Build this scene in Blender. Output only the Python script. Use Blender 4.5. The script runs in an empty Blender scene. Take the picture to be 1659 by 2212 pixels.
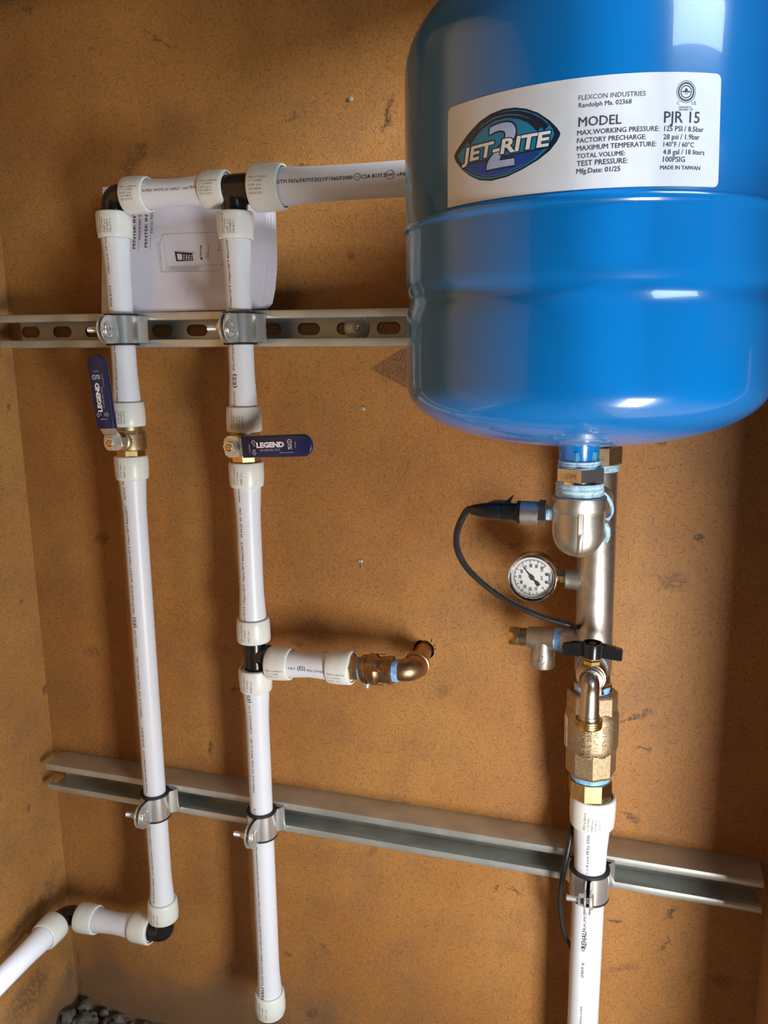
import bpy, bmesh, math, random
from mathutils import Vector, Matrix, noise as mnoise

# ------------------------------------------------------------------ camera, world, lights, exposure
S = bpy.context.scene
COL = S.collection
random.seed(7)
YAW, PITCH, ROLL, FPX, DWALL = math.radians(16.8612), math.radians(11.15105), math.radians(-0.83341), 1741.715, 904.0
_cy, _sy, _cp, _sp = math.cos(YAW), math.sin(YAW), math.cos(PITCH), math.sin(PITCH)
FWD = Vector((-_sy * _cp, _cy * _cp, -_sp))
_r0 = Vector((_cy, _sy, 0)); _u0 = _r0.cross(FWD)
RIGHT = math.cos(ROLL) * _r0 + math.sin(ROLL) * _u0
UP = -math.sin(ROLL) * _r0 + math.cos(ROLL) * _u0
CAM_POS = Vector((0, -DWALL, 0))                       # millimetres; z = 0 at the camera's height
Z0 = 1000.0                                            # the camera stands 1.00 m above the floor

def W(v):
    """millimetre frame (x right, y off the wall negative, z from camera height) -> world metres"""
    return Vector((v[0], v[1], v[2] + Z0)) * 0.001

cam_data = bpy.data.cameras.new('camera')
cam_data.sensor_fit = 'VERTICAL'; cam_data.sensor_height = 24.0; cam_data.sensor_width = 24.0
cam_data.lens = FPX / 2212.0 * 24.0
cam_data.clip_start = 0.02; cam_data.clip_end = 200
cam = bpy.data.objects.new('camera', cam_data); COL.objects.link(cam)
m = Matrix.Identity(4)
for i in range(3):
    m[i][0] = RIGHT[i]; m[i][1] = UP[i]; m[i][2] = -FWD[i]; m[i][3] = W(CAM_POS)[i]
cam.matrix_world = m
S.camera = cam

world = bpy.data.worlds.new('world'); S.world = world; world.use_nodes = True
bg = world.node_tree.nodes['Background']
bg.inputs['Color'].default_value = (0.62, 0.78, 1.0, 1); bg.inputs['Strength'].default_value = 0.03

def area(name, loc, target, sx, sy, power, color):
    l = bpy.data.lights.new(name, 'AREA'); l.shape = 'RECTANGLE'; l.size = sx; l.size_y = sy
    l.energy = power; l.color = color
    o = bpy.data.objects.new(name, l); COL.objects.link(o)
    o.location = loc
    d = (Vector(target) - Vector(loc)).normalized()
    o.rotation_euler = d.to_track_quat('-Z', 'Y').to_euler()
    return o
# daylight through the open door on the right: open sky above, sunlit ground below
area('door_skylight', (0.62, -0.66, 1.58), (-0.20, -0.05, 1.15), 0.42, 0.36, 7.0, (0.74, 0.91, 1.0))
area('door_ground_light', (0.36, -0.74, 0.42), (-0.25, 0.0, 0.42), 0.18, 0.44, 10.8, (1.0, 0.98, 0.96))
area('side_skylight', (1.05, -0.37, 1.66), (-0.30, 0.0, 1.24), 0.12, 0.22, 80.0, (0.90, 0.95, 1.0))

S.view_settings.view_transform = 'Standard'; S.view_settings.look = 'None'
S.view_settings.exposure = 0.0; S.view_settings.gamma = 1.0; S.view_settings.use_curve_mapping = False
S.display_settings.display_device = 'sRGB'

# ------------------------------------------------------------------ photograph rays (used to measure real positions on real planes)
def ray(px, py):
    return RIGHT * ((px - 829.5) / FPX) - UP * ((py - 1106.0) / FPX) + FWD
def at(px, py, off):
    d = ray(px, py); t = (DWALL - off) / d.y
    return CAM_POS + d * t
def zf(px, py, off=76): return at(px, py, off).z
def xf(px, py, off=76): return at(px, py, off).x

# ------------------------------------------------------------------ materials
MATS = {}
def new_mat(name, color=(.8, .8, .8), rough=.5, metal=0.0, coat=0.0, ior=None):
    mt = bpy.data.materials.new(name); mt.use_nodes = True
    b = mt.node_tree.nodes['Principled BSDF']
    b.inputs['Base Color'].default_value = (*color, 1); b.inputs['Roughness'].default_value = rough
    b.inputs['Metallic'].default_value = metal
    b.inputs['Coat Weight'].default_value = coat; b.inputs['Coat Roughness'].default_value = .06
    if ior: b.inputs['IOR'].default_value = ior
    MATS[name] = mt
    return mt, mt.node_tree, b
def nd(nt, typ, **kw):
    n = nt.nodes.new(typ)
    for k, v in kw.items():
        if k == 'op': n.operation = v
        elif k in n.inputs: n.inputs[k].default_value = v
        else: setattr(n, k, v)
    return n
def lk(nt, a, b): nt.links.new(a, b)
def math_n(nt, op, a, b=None, clamp=False):
    n = nt.nodes.new('ShaderNodeMath'); n.operation = op; n.use_clamp = clamp
    for i, v in enumerate((a, b)):
        if v is None: continue
        if isinstance(v, (int, float)): n.inputs[i].default_value = v
        else: nt.links.new(v, n.inputs[i])
    return n.outputs[0]
def noise_n(nt, vec, scale, detail=2, rough=.5, dist=0.0):
    n = nt.nodes.new('ShaderNodeTexNoise')
    n.inputs['Scale'].default_value = scale; n.inputs['Detail'].default_value = detail
    n.inputs['Roughness'].default_value = rough; n.inputs['Distortion'].default_value = dist
    nt.links.new(vec, n.inputs['Vector'])
    return n.outputs['Fac']
def ramp_n(nt, fac, lo, hi):
    n = nt.nodes.new('ShaderNodeMapRange'); n.interpolation_type = 'SMOOTHSTEP'
    n.inputs['From Min'].default_value = lo; n.inputs['From Max'].default_value = hi
    nt.links.new(fac, n.inputs['Value'])
    return n.outputs['Result']
def mix_n(nt, fac, a, b, typ='MIX'):
    n = nt.nodes.new('ShaderNodeMix'); n.data_type = 'RGBA'; n.blend_type = typ
    if isinstance(fac, (int, float)): n.inputs[0].default_value = fac
    else: nt.links.new(fac, n.inputs[0])
    for sock, v in ((n.inputs[6], a), (n.inputs[7], b)):
        if isinstance(v, tuple): sock.default_value = (*v[:3], 1)
        else: nt.links.new(v, sock)
    return n.outputs[2]
def bump_n(nt, b, h, strength=.3, dist=.0005):
    n = nt.nodes.new('ShaderNodeBump'); n.inputs['Strength'].default_value = strength
    n.inputs['Distance'].default_value = dist
    nt.links.new(h, n.inputs['Height']); nt.links.new(n.outputs['Normal'], b.inputs['Normal'])
def objcoord(nt): return nt.nodes.new('ShaderNodeTexCoord').outputs['Object']

def simple(name, color, rough, metal=0.0, coat=0.0, var=.12, scale=60, bump=0.0, bscale=400, bdist=.0004):
    mt, nt, b = new_mat(name, color, rough, metal, coat)
    co = objcoord(nt)
    f = ramp_n(nt, noise_n(nt, co, scale, 3), .3, .7)
    lo = tuple(c * (1 - var) for c in color); hi = tuple(min(1, c * (1 + var)) for c in color)
    lk(nt, mix_n(nt, f, lo, hi), b.inputs['Base Color'])
    if bump: bump_n(nt, b, noise_n(nt, co, bscale, 3), bump, bdist)
    return mt

# stains, gouges and other dark patches of the hardboard: photo x, y on the back wall, half length, half width (mm), angle, strength
SPOTS = [(838, 250, 24, 5, 75, .85), (650, 360, 11, 3, 20, .6), (340, 85, 30, 2.5, -30, .6), (305, 330, 16, 12, 40, .5), (280, 360, 20, 14, 60, .45),
         (628, 252, 9, 3, 20, .6), (757, 552, 7, 6, 30, .5), (1440, 940, 17, 6, 60, .75), (1508, 1160, 8, 4, 80, .85), (1452, 1256, 20, 13, 0, .5),
         (1372, 1550, 26, 4.5, 30, .8), (1388, 1618, 13, 3.5, 5, .75), (1362, 1764, 15, 5, -25, .8), (1330, 1990, 13, 4, 20, .75), (1448, 1972, 11, 5, 45, .8),
         (1435, 2040, 16, 2.5, 60, .6), (1350, 2090, 22, 6, 20, .4), (505, 1492, 11, 6, 20, .65), (487, 1400, 10, 6, 60, .45), (455, 1618, 12, 5, 80, .75),
         (220, 1162, 14, 9, 60, .55), (200, 1410, 18, 9, 0, .4), (640, 1390, 11, 5, -30, .4), (690, 1350, 26, 10, -5, .35), (805, 1840, 14, 5, 60, .45),
         (620, 2061, 9, 7, 0, .6), (675, 2190, 15, 9, 40, .6), (700, 2048, 14, 4, -50, .45), (230, 1930, 30, 14, 0, .35), (1110, 1180, 9, 4, 0, .4),
         (880, 1010, 18, 1.5, 78, .4), (960, 1490, 14, 8, 40, .3), (1560, 2120, 20, 12, 0, .4), (1500, 1890, 14, 8, 50, .35)]

SIDE_SPOTS = [(92, 1955, 60, 16, 45, .5), (40, 2010, 50, 18, 45, .45), (60, 2150, 60, 34, 10, .55), (98, 1488, 12, 7, 70, .7), (120, 1690, 14, 12, 0, .6), (20, 880, 8, 5, 50, .7), (60, 1745, 8, 5, 20, .6), (150, 2100, 30, 12, 80, .4), (48, 1300, 7, 4, 60, .6)]
SPOTS += [(1074, 1918, 7, 3, 65, .8), (1115, 1926, 9, 5, -10, .8), (1020, 1972, 3, 2.5, 0, .7), (1105, 1975, 8, 2, 70, .6), (60, 22, 8, 6, 0, .6), (200, 108, 5, 4, 0, .5), (169, 2070, 16, 2.2, 84, 1.0), (172, 2118, 20, 3.2, 95, 1.0), (174, 2156, 16, 2.6, 80, 1.0), (112, 1640, 10, 8, 0, .7), (118, 1742, 10, 6, 60, .5)]
def on_left(px, py):
    d = ray(px, py); return CAM_POS + d * (-786.0 / d.x)
def board_material(name, spots, tint=(1, 1, 1), damp=True, seed=0.0, axis=0):
    mt, nt, b = new_mat(name, (.3, .15, .06), .62)
    tc = nt.nodes.new('ShaderNodeTexCoord')
    mp = nd(nt, 'ShaderNodeMapping'); mp.inputs['Location'].default_value = (seed, seed * .7, seed * 1.3)
    lk(nt, tc.outputs['Object'], mp.inputs['Vector'])
    co = mp.outputs['Vector']
    t = lambda c: tuple(a * k for a, k in zip(c, tint))
    big = ramp_n(nt, noise_n(nt, co, 3.2, 3, .55), .32, .68)
    col = mix_n(nt, big, t((.335, .142, .031)), t((.425, .208, .054)))
    mid = ramp_n(nt, noise_n(nt, co, 14, 4, .6), .42, .72)
    col = mix_n(nt, math_n(nt, 'MULTIPLY', mid, .45), col, t((.245, .120, .052)))
    grain = noise_n(nt, co, 620, 3, .6)
    col = mix_n(nt, .55, col, mix_n(nt, ramp_n(nt, grain, .30, .72), (.42, .40, .38), (.62, .62, .62)), 'OVERLAY')
    # short wood fibres: one straight or slightly bent dash per Voronoi cell, turned at random
    sp = nd(nt, 'ShaderNodeSeparateXYZ'); lk(nt, co, sp.inputs[0])
    def fibres(sc, off, half, width, keep):
        cv = nd(nt, 'ShaderNodeCombineXYZ'); lk(nt, math_n(nt, 'ADD', sp.outputs[axis], off), cv.inputs[0]); lk(nt, sp.outputs[2], cv.inputs[1])
        vo = nt.nodes.new('ShaderNodeTexVoronoi'); vo.voronoi_dimensions = '2D'; vo.inputs['Scale'].default_value = sc
        lk(nt, cv.outputs[0], vo.inputs['Vector'])
        df = nd(nt, 'ShaderNodeVectorMath', op='SUBTRACT'); lk(nt, cv.outputs[0], df.inputs[0]); lk(nt, vo.outputs['Position'], df.inputs[1])
        rn = nd(nt, 'ShaderNodeSeparateXYZ'); lk(nt, vo.outputs['Color'], rn.inputs[0])
        rt = nt.nodes.new('ShaderNodeVectorRotate'); rt.rotation_type = 'Z_AXIS'; lk(nt, df.outputs[0], rt.inputs['Vector']); lk(nt, math_n(nt, 'MULTIPLY', rn.outputs[0], 6.283), rt.inputs['Angle'])
        lc = nd(nt, 'ShaderNodeSeparateXYZ'); lk(nt, rt.outputs[0], lc.inputs[0])
        u = math_n(nt, 'ABSOLUTE', lc.outputs[0])
        bend = math_n(nt, 'MULTIPLY', math_n(nt, 'MULTIPLY', u, u), math_n(nt, 'MULTIPLY', math_n(nt, 'SUBTRACT', rn.outputs[1], .5), 170.0))
        v = math_n(nt, 'ABSOLUTE', math_n(nt, 'ADD', lc.outputs[1], bend))
        ln = math_n(nt, 'MULTIPLY', math_n(nt, 'ADD', rn.outputs[1], .35), half)
        mu = math_n(nt, 'LESS_THAN', u, ln)
        mv = math_n(nt, 'SUBTRACT', 1.0, ramp_n(nt, v, width * .4, width))
        mk = math_n(nt, 'LESS_THAN', rn.outputs[2], keep)
        return math_n(nt, 'MULTIPLY', math_n(nt, 'MULTIPLY', mu, mv), mk)
    dark = math_n(nt, 'MAXIMUM', fibres(210, 3.1, .0023, .00040, .62), fibres(260, 5.9, .0019, .00036, .6))
    dark2 = fibres(105, 7.7, .0034, .00055, .5)
    pale = math_n(nt, 'MAXIMUM', fibres(230, 11.3, .0021, .00040, .6), fibres(140, 13.9, .0030, .00042, .45))
    col = mix_n(nt, math_n(nt, 'MULTIPLY', pale, .28), col, t((.56, .33, .14)))
    col = mix_n(nt, math_n(nt, 'MULTIPLY', dark, .52), col, t((.105, .042, .014)))
    col = mix_n(nt, math_n(nt, 'MULTIPLY', dark2, .48), col, t((.075, .032, .012)))
    speck = ramp_n(nt, noise_n(nt, co, 150, 2, .6, 1.5), .74, .77)
    col = mix_n(nt, math_n(nt, 'MULTIPLY', speck, .6), col, (.05, .025, .012))
    wob = nd(nt, 'ShaderNodeTexNoise'); wob.inputs['Scale'].default_value = 90; wob.inputs['Detail'].default_value = 4
    lk(nt, tc.outputs['Object'], wob.inputs['Vector'])
    warp = nd(nt, 'ShaderNodeVectorMath', op='SUBTRACT'); warp.inputs[1].default_value = (.5, .5, .5)
    lk(nt, wob.outputs['Color'], warp.inputs[0])
    wsc = nd(nt, 'ShaderNodeVectorMath', op='SCALE'); wsc.inputs['Scale'].default_value = .022
    lk(nt, warp.outputs[0], wsc.inputs[0])
    wadd = nd(nt, 'ShaderNodeVectorMath', op='ADD')
    lk(nt, tc.outputs['Object'], wadd.inputs[0]); lk(nt, wsc.outputs[0], wadd.inputs[1])
    tot = None
    for (px, py, a, c, ang, st) in spots:
        p = W(at(px, py, 0) if axis == 0 else on_left(px, py))
        mm = nd(nt, 'ShaderNodeMapping'); mm.vector_type = 'TEXTURE'
        mm.inputs['Location'].default_value = p
        mm.inputs['Rotation'].default_value = (0, -math.radians(ang), 0) if axis == 0 else (math.radians(ang), 0, 0)
        mm.inputs['Scale'].default_value = (a * .001, .2, c * .001) if axis == 0 else (.2, a * .001, c * .001)
        lk(nt, wadd.outputs[0], mm.inputs['Vector'])
        ln = nd(nt, 'ShaderNodeVectorMath', op='LENGTH'); lk(nt, mm.outputs[0], ln.inputs[0])
        f = math_n(nt, 'MULTIPLY', math_n(nt, 'SUBTRACT', 1.0, ramp_n(nt, ln.outputs['Value'], .35, 1.15)), st)
        tot = f if tot is None else math_n(nt, 'MAXIMUM', tot, f)
    if tot is not None:
        brk = ramp_n(nt, noise_n(nt, tc.outputs['Object'], 260, 2), .30, .56)
        col = mix_n(nt, math_n(nt, 'MULTIPLY', tot, brk), col, (.040, .026, .018))
    if damp:      # grey water stain along the foot of the boards
        sx = nd(nt, 'ShaderNodeSeparateXYZ'); lk(nt, tc.outputs['Object'], sx.inputs[0])
        z = math_n(nt, 'ADD', sx.outputs['Z'], math_n(nt, 'MULTIPLY', math_n(nt, 'SUBTRACT', noise_n(nt, co, 9, 4, .6), .5), .26))
        f = math_n(nt, 'SUBTRACT', 1.0, ramp_n(nt, z, .02, .17))
        col = mix_n(nt, math_n(nt, 'MULTIPLY', f, .75), col, (.13, .085, .055))
    lk(nt, col, b.inputs['Base Color'])
    h = math_n(nt, 'ADD', math_n(nt, 'MULTIPLY', grain, .5), math_n(nt, 'SUBTRACT', math_n(nt, 'MULTIPLY', pale, .5), math_n(nt, 'MULTIPLY', dark2, .7)))
    bump_n(nt, b, h, .35, .0007)
    return mt
board_material('hardboard', SPOTS)
board_material('hardboard_side', SIDE_SPOTS, (.98, 1.04, 1.15), True, 4.0, 1)
simple('old_wood', (.11, .065, .035), .8, var=.4, scale=30, bump=.4)
simple('pale_wood', (.46, .28, .13), .8, var=.2)
simple('mortar', (.10, .09, .075), .95, var=.5, scale=70, bump=.9, bscale=140, bdist=.004)
simple('dirt', (.085, .070, .055), .95, var=.5, scale=90, bump=.8, bscale=160, bdist=.003)
simple('concrete', (.22, .19, .16), .9, var=.25, scale=25, bump=.4)
simple('sunlit_earth', (.50, .38, .25), .95, var=.2, scale=4)
simple('ceiling_board', (.20, .12, .06), .85, var=.3, scale=12)

def plastic_white(name, color, sss, rough):
    mt, nt, b = new_mat(name, color, rough)
    co = objcoord(nt)
    f = ramp_n(nt, noise_n(nt, co, 26, 4, .6), .45, .8)
    c = mix_n(nt, math_n(nt, 'MULTIPLY', f, .16), color, (.62, .60, .55))
    st = nd(nt, 'ShaderNodeMapping'); st.inputs['Scale'].default_value = (1, 1, .12); lk(nt, co, st.inputs['Vector'])
    s2 = ramp_n(nt, noise_n(nt, st.outputs[0], 240, 2), .70, .76)
    c = mix_n(nt, math_n(nt, 'MULTIPLY', s2, .35), c, (.42, .42, .42))
    lk(nt, c, b.inputs['Base Color'])
    if sss:
        b.inputs['Subsurface Weight'].default_value = sss
        b.inputs['Subsurface Radius'].default_value = (1.0, .9, .75); b.inputs['Subsurface Scale'].default_value = .006
    return mt
plastic_white('pex_white', (.73, .77, .85), 0, .38)
plastic_white('sleeve_white', (.74, .77, .74), .35, .33)
simple('black_plastic', (.012, .012, .013), .22, var=.2)
simple('black_rubber', (.014, .014, .014), .6, var=.3)
simple('cable_black', (.012, .012, .013), .38, var=.2)
simple('zinc_strut', (.50, .52, .49), .36, .62, var=.12, scale=22, bump=.06, bscale=120)
simple('zinc_bright', (.68, .70, .70), .27, .78, var=.04, scale=60)
simple('stainless', (.52, .49, .44), .44, 1.0, var=.10, scale=120, bump=.10, bscale=900, bdist=.0003)
simple('stainless_smooth', (.60, .57, .52), .26, 1.0, var=.08, scale=90)
simple('satin_nickel', (.62, .55, .44), .30, 1.0, var=.08, scale=90)
simple('brass', (.62, .44, .19), .30, 1.0, var=.14, scale=120)
simple('brass_cast', (.54, .42, .24), .42, 1.0, var=.12, scale=160, bump=.12, bscale=900)
simple('bronze_cast', (.46, .35, .22), .52, 1.0, var=.16, scale=300, bump=.55, bscale=1100, bdist=.0006)
simple('bronze_dark', (.42, .27, .15), .36, 1.0, var=.2, scale=120, bump=.15, bscale=500)
simple('tape_blue', (.22, .45, .80), .45, var=.22, scale=260)
simple('tape_pale', (.42, .62, .74), .55, var=.25, scale=300, bump=.4, bscale=700)
simple('paint_over', (.045, .26, .38), .35, var=.35, scale=180, bump=.3, bscale=600)
simple('navy_vinyl', (.012, .018, .075), .30, var=.12)
simple('print_white', (.80, .82, .86), .6, var=.03)
simple('print_black', (.022, .022, .026), .6, var=.05)
simple('print_grey', (.36, .37, .36), .6, var=.05)
simple('print_blue', (.045, .10, .42), .6, var=.05)
simple('label_ink', (.045, .055, .10), .7, var=.05)
simple('label_white', (.70, .73, .79), .34, var=.03)
simple('logo_dark', (.010, .016, .040), .4)
simple('logo_teal', (.010, .215, .40), .4)
simple('logo_navy', (.008, .060, .36), .4)
simple('logo_pale', (.42, .56, .86), .4)
simple('logo_white', (.82, .84, .86), .4)
simple('paper', (.72, .71, .80), .7, var=.03, scale=20)
simple('chrome', (.82, .82, .80), .10, 1.0, var=.02)
simple('dial_white', (.78, .77, .74), .5, var=.02)
simple('sticker_white', (.74, .70, .62), .5, var=.06)
mt, nt, b = new_mat('tank_blue', (.002, .165, .51), .22, 0, .55)
f = noise_n(nt, objcoord(nt), 900, 1); bump_n(nt, b, f, .03, .0002)
b.inputs['Coat Roughness'].default_value = .03
mt, nt, b = new_mat('gauge_glass', (1, 1, 1), .03)      # thin clear lens: lets light straight through, reflects at its surface
tr = nd(nt, 'ShaderNodeBsdfTransparent'); gl = nd(nt, 'ShaderNodeBsdfGlossy', Roughness=.03); fr = nd(nt, 'ShaderNodeFresnel', IOR=1.35); ms = nd(nt, 'ShaderNodeMixShader')
lk(nt, fr.outputs[0], ms.inputs[0]); lk(nt, tr.outputs[0], ms.inputs[1]); lk(nt, gl.outputs[0], ms.inputs[2])
lk(nt, ms.outputs[0], [n for n in nt.nodes if n.type == 'OUTPUT_MATERIAL'][0].inputs['Surface'])
mt, nt, b = new_mat('stain_mark', (.21, .105, .042), .7)
f = ramp_n(nt, noise_n(nt, objcoord(nt), 500, 3), .35, .65); lk(nt, mix_n(nt, f, (.15, .072, .03), (.27, .135, .055)), b.inputs['Base Color'])

# ------------------------------------------------------------------ object helpers
def link(o): COL.objects.link(o); return o
def thing(name, label, cat, base, group=None):
    o = link(bpy.data.objects.new(name, None)); o.empty_display_size = .02
    o.location = W(base); o['label'] = label; o['category'] = cat
    if group: o['group'] = group
    return o
def root_of(o):
    while o.parent: o = o.parent
    return o
def part(name, bm, mat, parent=None, label=None, sharp=38, bevel=0.0, kind=None):
    """bm in millimetres -> one mesh object in world metres, under parent"""
    off = root_of(parent).location.copy() if parent else Vector((0, 0, 0))
    for v in bm.verts: v.co = W(v.co) - off
    bmesh.ops.recalc_face_normals(bm, faces=bm.faces[:])
    me = bpy.data.meshes.new(name); bm.to_mesh(me); bm.free()
    me.materials.append(MATS[mat])
    if sharp is not None:
        me.shade_smooth(); me.set_sharp_from_angle(angle=math.radians(sharp))
    o = link(bpy.data.objects.new(name, me))
    if parent: o.parent = parent
    if label: o['label'] = label
    if kind: o['kind'] = kind
    if bevel:
        md = o.modifiers.new('bevel', 'BEVEL'); md.width = bevel * .001; md.segments = 2; md.limit_method = 'ANGLE'; md.angle_limit = math.radians(40)
    return o
def flatpart(name, bm, mat, parent, label=None):
    """print: no normal recalculation, flat shading"""
    off = root_of(parent).location.copy()
    for v in bm.verts: v.co = W(v.co) - off
    me = bpy.data.meshes.new(name); bm.to_mesh(me); bm.free(); me.materials.append(MATS[mat])
    o = link(bpy.data.objects.new(name, me)); o.parent = parent
    if label: o['label'] = label
    return o
def tag(o, label, cat, group=None):
    o['label'] = label; o['category'] = cat
    if group: o['group'] = group
    return o
def V(*a): return Vector(a)
def perp(d):
    d = d.normalized(); a = V(0, 0, 1) if abs(d.z) < .9 else V(0, -1, 0)
    n = (a - d * a.dot(d)).normalized()
    return n, d.cross(n)
def BM(): return bmesh.new()
def lathe(bm, p0, d, prof, n=32, rot=0.0, cap=True, ref=None):
    p0 = Vector(p0); d = Vector(d).normalized()
    if ref is not None:
        a = (Vector(ref) - d * Vector(ref).dot(d)).normalized(); c = d.cross(a)
    else: a, c = perp(d)
    rings = []
    for s, r in prof:
        rings.append([bm.verts.new(p0 + d * s + (a * math.cos(rot + 2 * math.pi * k / n) + c * math.sin(rot + 2 * math.pi * k / n)) * r) for k in range(n)] if r > 1e-6 else [bm.verts.new(p0 + d * s)])
    for A, B in zip(rings, rings[1:]):
        for k in range(n):
            k2 = (k + 1) % n
            if len(A) == 1 and len(B) == 1: continue
            if len(A) == 1: bm.faces.new((A[0], B[k2], B[k]))
            elif len(B) == 1: bm.faces.new((A[k], A[k2], B[0]))
            else: bm.faces.new((A[k], A[k2], B[k2], B[k]))
    if cap:
        if len(rings[0]) > 1: bm.faces.new(rings[0][::-1])
        if len(rings[-1]) > 1: bm.faces.new(rings[-1])
    return bm
def sweep(bm, pts, r, n=20, cap=True):
    pts = [Vector(p) for p in pts]; N = len(pts)
    rr = r if isinstance(r, (list, tuple)) else [r] * N
    tang = []
    for i in range(N):
        a = pts[max(i - 1, 0)]; b_ = pts[min(i + 1, N - 1)]
        tang.append((b_ - a).normalized())
    u, _ = perp(tang[0]); rings = []
    for i in range(N):
        u = (u - tang[i] * u.dot(tang[i])).normalized(); w = tang[i].cross(u)
        rings.append([bm.verts.new(pts[i] + (u * math.cos(2 * math.pi * k / n) + w * math.sin(2 * math.pi * k / n)) * rr[i]) for k in range(n)])
    for A, B in zip(rings, rings[1:]):
        for k in range(n): bm.faces.new((A[k], A[(k + 1) % n], B[(k + 1) % n], B[k]))
    if cap: bm.faces.new(rings[0][::-1]); bm.faces.new(rings[-1])
    return bm
def spline(pts, per=8):
    pts = [Vector(p) for p in pts]; P = [pts[0] * 2 - pts[1]] + pts + [pts[-1] * 2 - pts[-2]]; out = []
    for i in range(1, len(P) - 2):
        for k in range(per):
            t = k / per; a, b_, c, d = P[i - 1], P[i], P[i + 1], P[i + 2]
            out.append(.5 * ((2 * b_) + (c - a) * t + (2 * a - 5 * b_ + 4 * c - d) * t * t + (3 * b_ - a - 3 * c + d) * t ** 3))
    out.append(pts[-1]); return out
def arc_pts(c, a, b_, r, ang0, ang1, n=10):
    return [Vector(c) + Vector(a) * r * math.cos(ang0 + (ang1 - ang0) * k / n) + Vector(b_) * r * math.sin(ang0 + (ang1 - ang0) * k / n) for k in range(n + 1)]
def box(bm, lo, hi):
    x0, y0, z0 = lo; x1, y1, z1 = hi
    v = [bm.verts.new(p) for p in ((x0, y0, z0), (x1, y0, z0), (x1, y1, z0), (x0, y1, z0), (x0, y0, z1), (x1, y0, z1), (x1, y1, z1), (x0, y1, z1))]
    for f in ((0, 3, 2, 1), (4, 5, 6, 7), (0, 1, 5, 4), (1, 2, 6, 5), (2, 3, 7, 6), (3, 0, 4, 7)): bm.faces.new([v[i] for i in f])
    return bm
def extrude_poly(bm, pts, vec):
    """closed polygon of 3-D points extruded along vec"""
    a = [bm.verts.new(p) for p in pts]; b_ = [bm.verts.new(Vector(p) + Vector(vec)) for p in pts]
    n = len(a)
    for i in range(n): bm.faces.new((a[i], a[(i + 1) % n], b_[(i + 1) % n], b_[i]))
    f1 = bm.faces.new(a[::-1]); f2 = bm.faces.new(b_)
    bmesh.ops.triangulate(bm, faces=[f1, f2])
    return bm
def add_geo(bm, geo, fn):
    vs = [bm.verts.new(fn(*co)) for co in geo[0]]
    for f in geo[1]:
        try: bm.faces.new([vs[i] for i in f])
        except ValueError: pass
    return bm
def curve_geo(cu):
    ob = bpy.data.objects.new('tmp', cu); me = bpy.data.meshes.new_from_object(ob)
    geo = ([tuple(v.co) for v in me.vertices], [tuple(p.vertices) for p in me.polygons])
    bpy.data.objects.remove(ob); bpy.data.meshes.remove(me); bpy.data.curves.remove(cu)
    return geo
def text_geo(s, size=1.0, bold=0.0, res=2, align='LEFT', ext=0.0, spacing=1.0):
    """text outline as geometry; bold strokes by offsetting, or by doubled strokes where offsetting would break a glyph (M, W)"""
    off = bold if (bold > .03 and 'M' not in s and 'W' not in s) else 0.0
    cu = bpy.data.curves.new('tmp', 'FONT'); cu.body = s; cu.size = size; cu.offset = off * size
    cu.resolution_u = res; cu.align_x = align; cu.extrude = ext; cu.space_character = spacing
    g = curve_geo(cu)
    if bold > 0 and not off and not ext:
        d = bold * size; gs = []
        for dx, dy in ((-d, 0), (d, 0), (0, d * .6), (0, -d * .6)):
            gs.append(([(x + dx, y + dy, z) for x, y, z in g[0]], g[1]))
        o = []; f = []
        for q in gs:
            k = len(o); o += q[0]; f += [tuple(i + k for i in t) for t in q[1]]
        g = (o, f)
    return g
def plate_geo(loops, thick=0.0, bevel=0.0):
    cu = bpy.data.curves.new('tmp', 'CURVE'); cu.dimensions = '2D'; cu.fill_mode = 'BOTH' if thick else 'FRONT'
    cu.extrude = max(thick / 2 - bevel, 0); cu.bevel_depth = bevel; cu.bevel_resolution = 2
    if not thick: cu.fill_mode = 'BOTH'
    for lp in loops:
        sp = cu.splines.new('POLY'); sp.points.add(len(lp) - 1); sp.use_cyclic_u = True
        for p, q in zip(sp.points, lp): p.co = (q[0], q[1], 0, 1)
    return curve_geo(cu)
def rrect(w, h, r, n=5, cx=0, cy=0):
    out = []
    for (sx, sy, a0) in ((1, -1, -90), (1, 1, 0), (-1, 1, 90), (-1, -1, 180)):
        for k in range(n + 1):
            a = math.radians(a0 + 90 * k / n)
            out.append((cx + sx * (w / 2 - r) + r * math.cos(a), cy + sy * (h / 2 - r) + r * math.sin(a)))
    return out
def circ(r, n=24, cx=0, cy=0): return [(cx + r * math.cos(2 * math.pi * k / n), cy + r * math.sin(2 * math.pi * k / n)) for k in range(n)]
def ribbon(pts, w, closed=False):
    """2-D stroke as a list of quads (geo)"""
    pts = [Vector((p[0], p[1])) for p in pts]; n = len(pts); vs = []; fs = []
    ww = w if isinstance(w, (list, tuple)) else [w] * n
    for i in range(n):
        a = pts[(i - 1) % n] if closed or i > 0 else pts[i]; c = pts[(i + 1) % n] if closed or i < n - 1 else pts[i]
        t = (c - a).normalized(); q = Vector((-t.y, t.x)) * ww[i] / 2
        vs += [(*(pts[i] + q), 0), (*(pts[i] - q), 0)]
    for i in range(n if closed else n - 1):
        j = (i + 1) % n; fs.append((2 * i, 2 * i + 1, 2 * j + 1, 2 * j))
    return vs, fs
def geo_width(g): xs = [v[0] for v in g[0]]; return min(xs), max(xs)
def merge(gs):
    vs, fs = [], []
    for g in gs:
        o = len(vs); vs += list(g[0]); fs += [tuple(i + o for i in f) for f in g[1]]
    return vs, fs
def tf(g, sx=1, sy=1, dx=0, dy=0, rot=0):
    c, s = math.cos(rot), math.sin(rot)
    return [(dx + c * x * sx - s * y * sy, dy + s * x * sx + c * y * sy, z) for x, y, z in g[0]], g[1]
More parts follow.
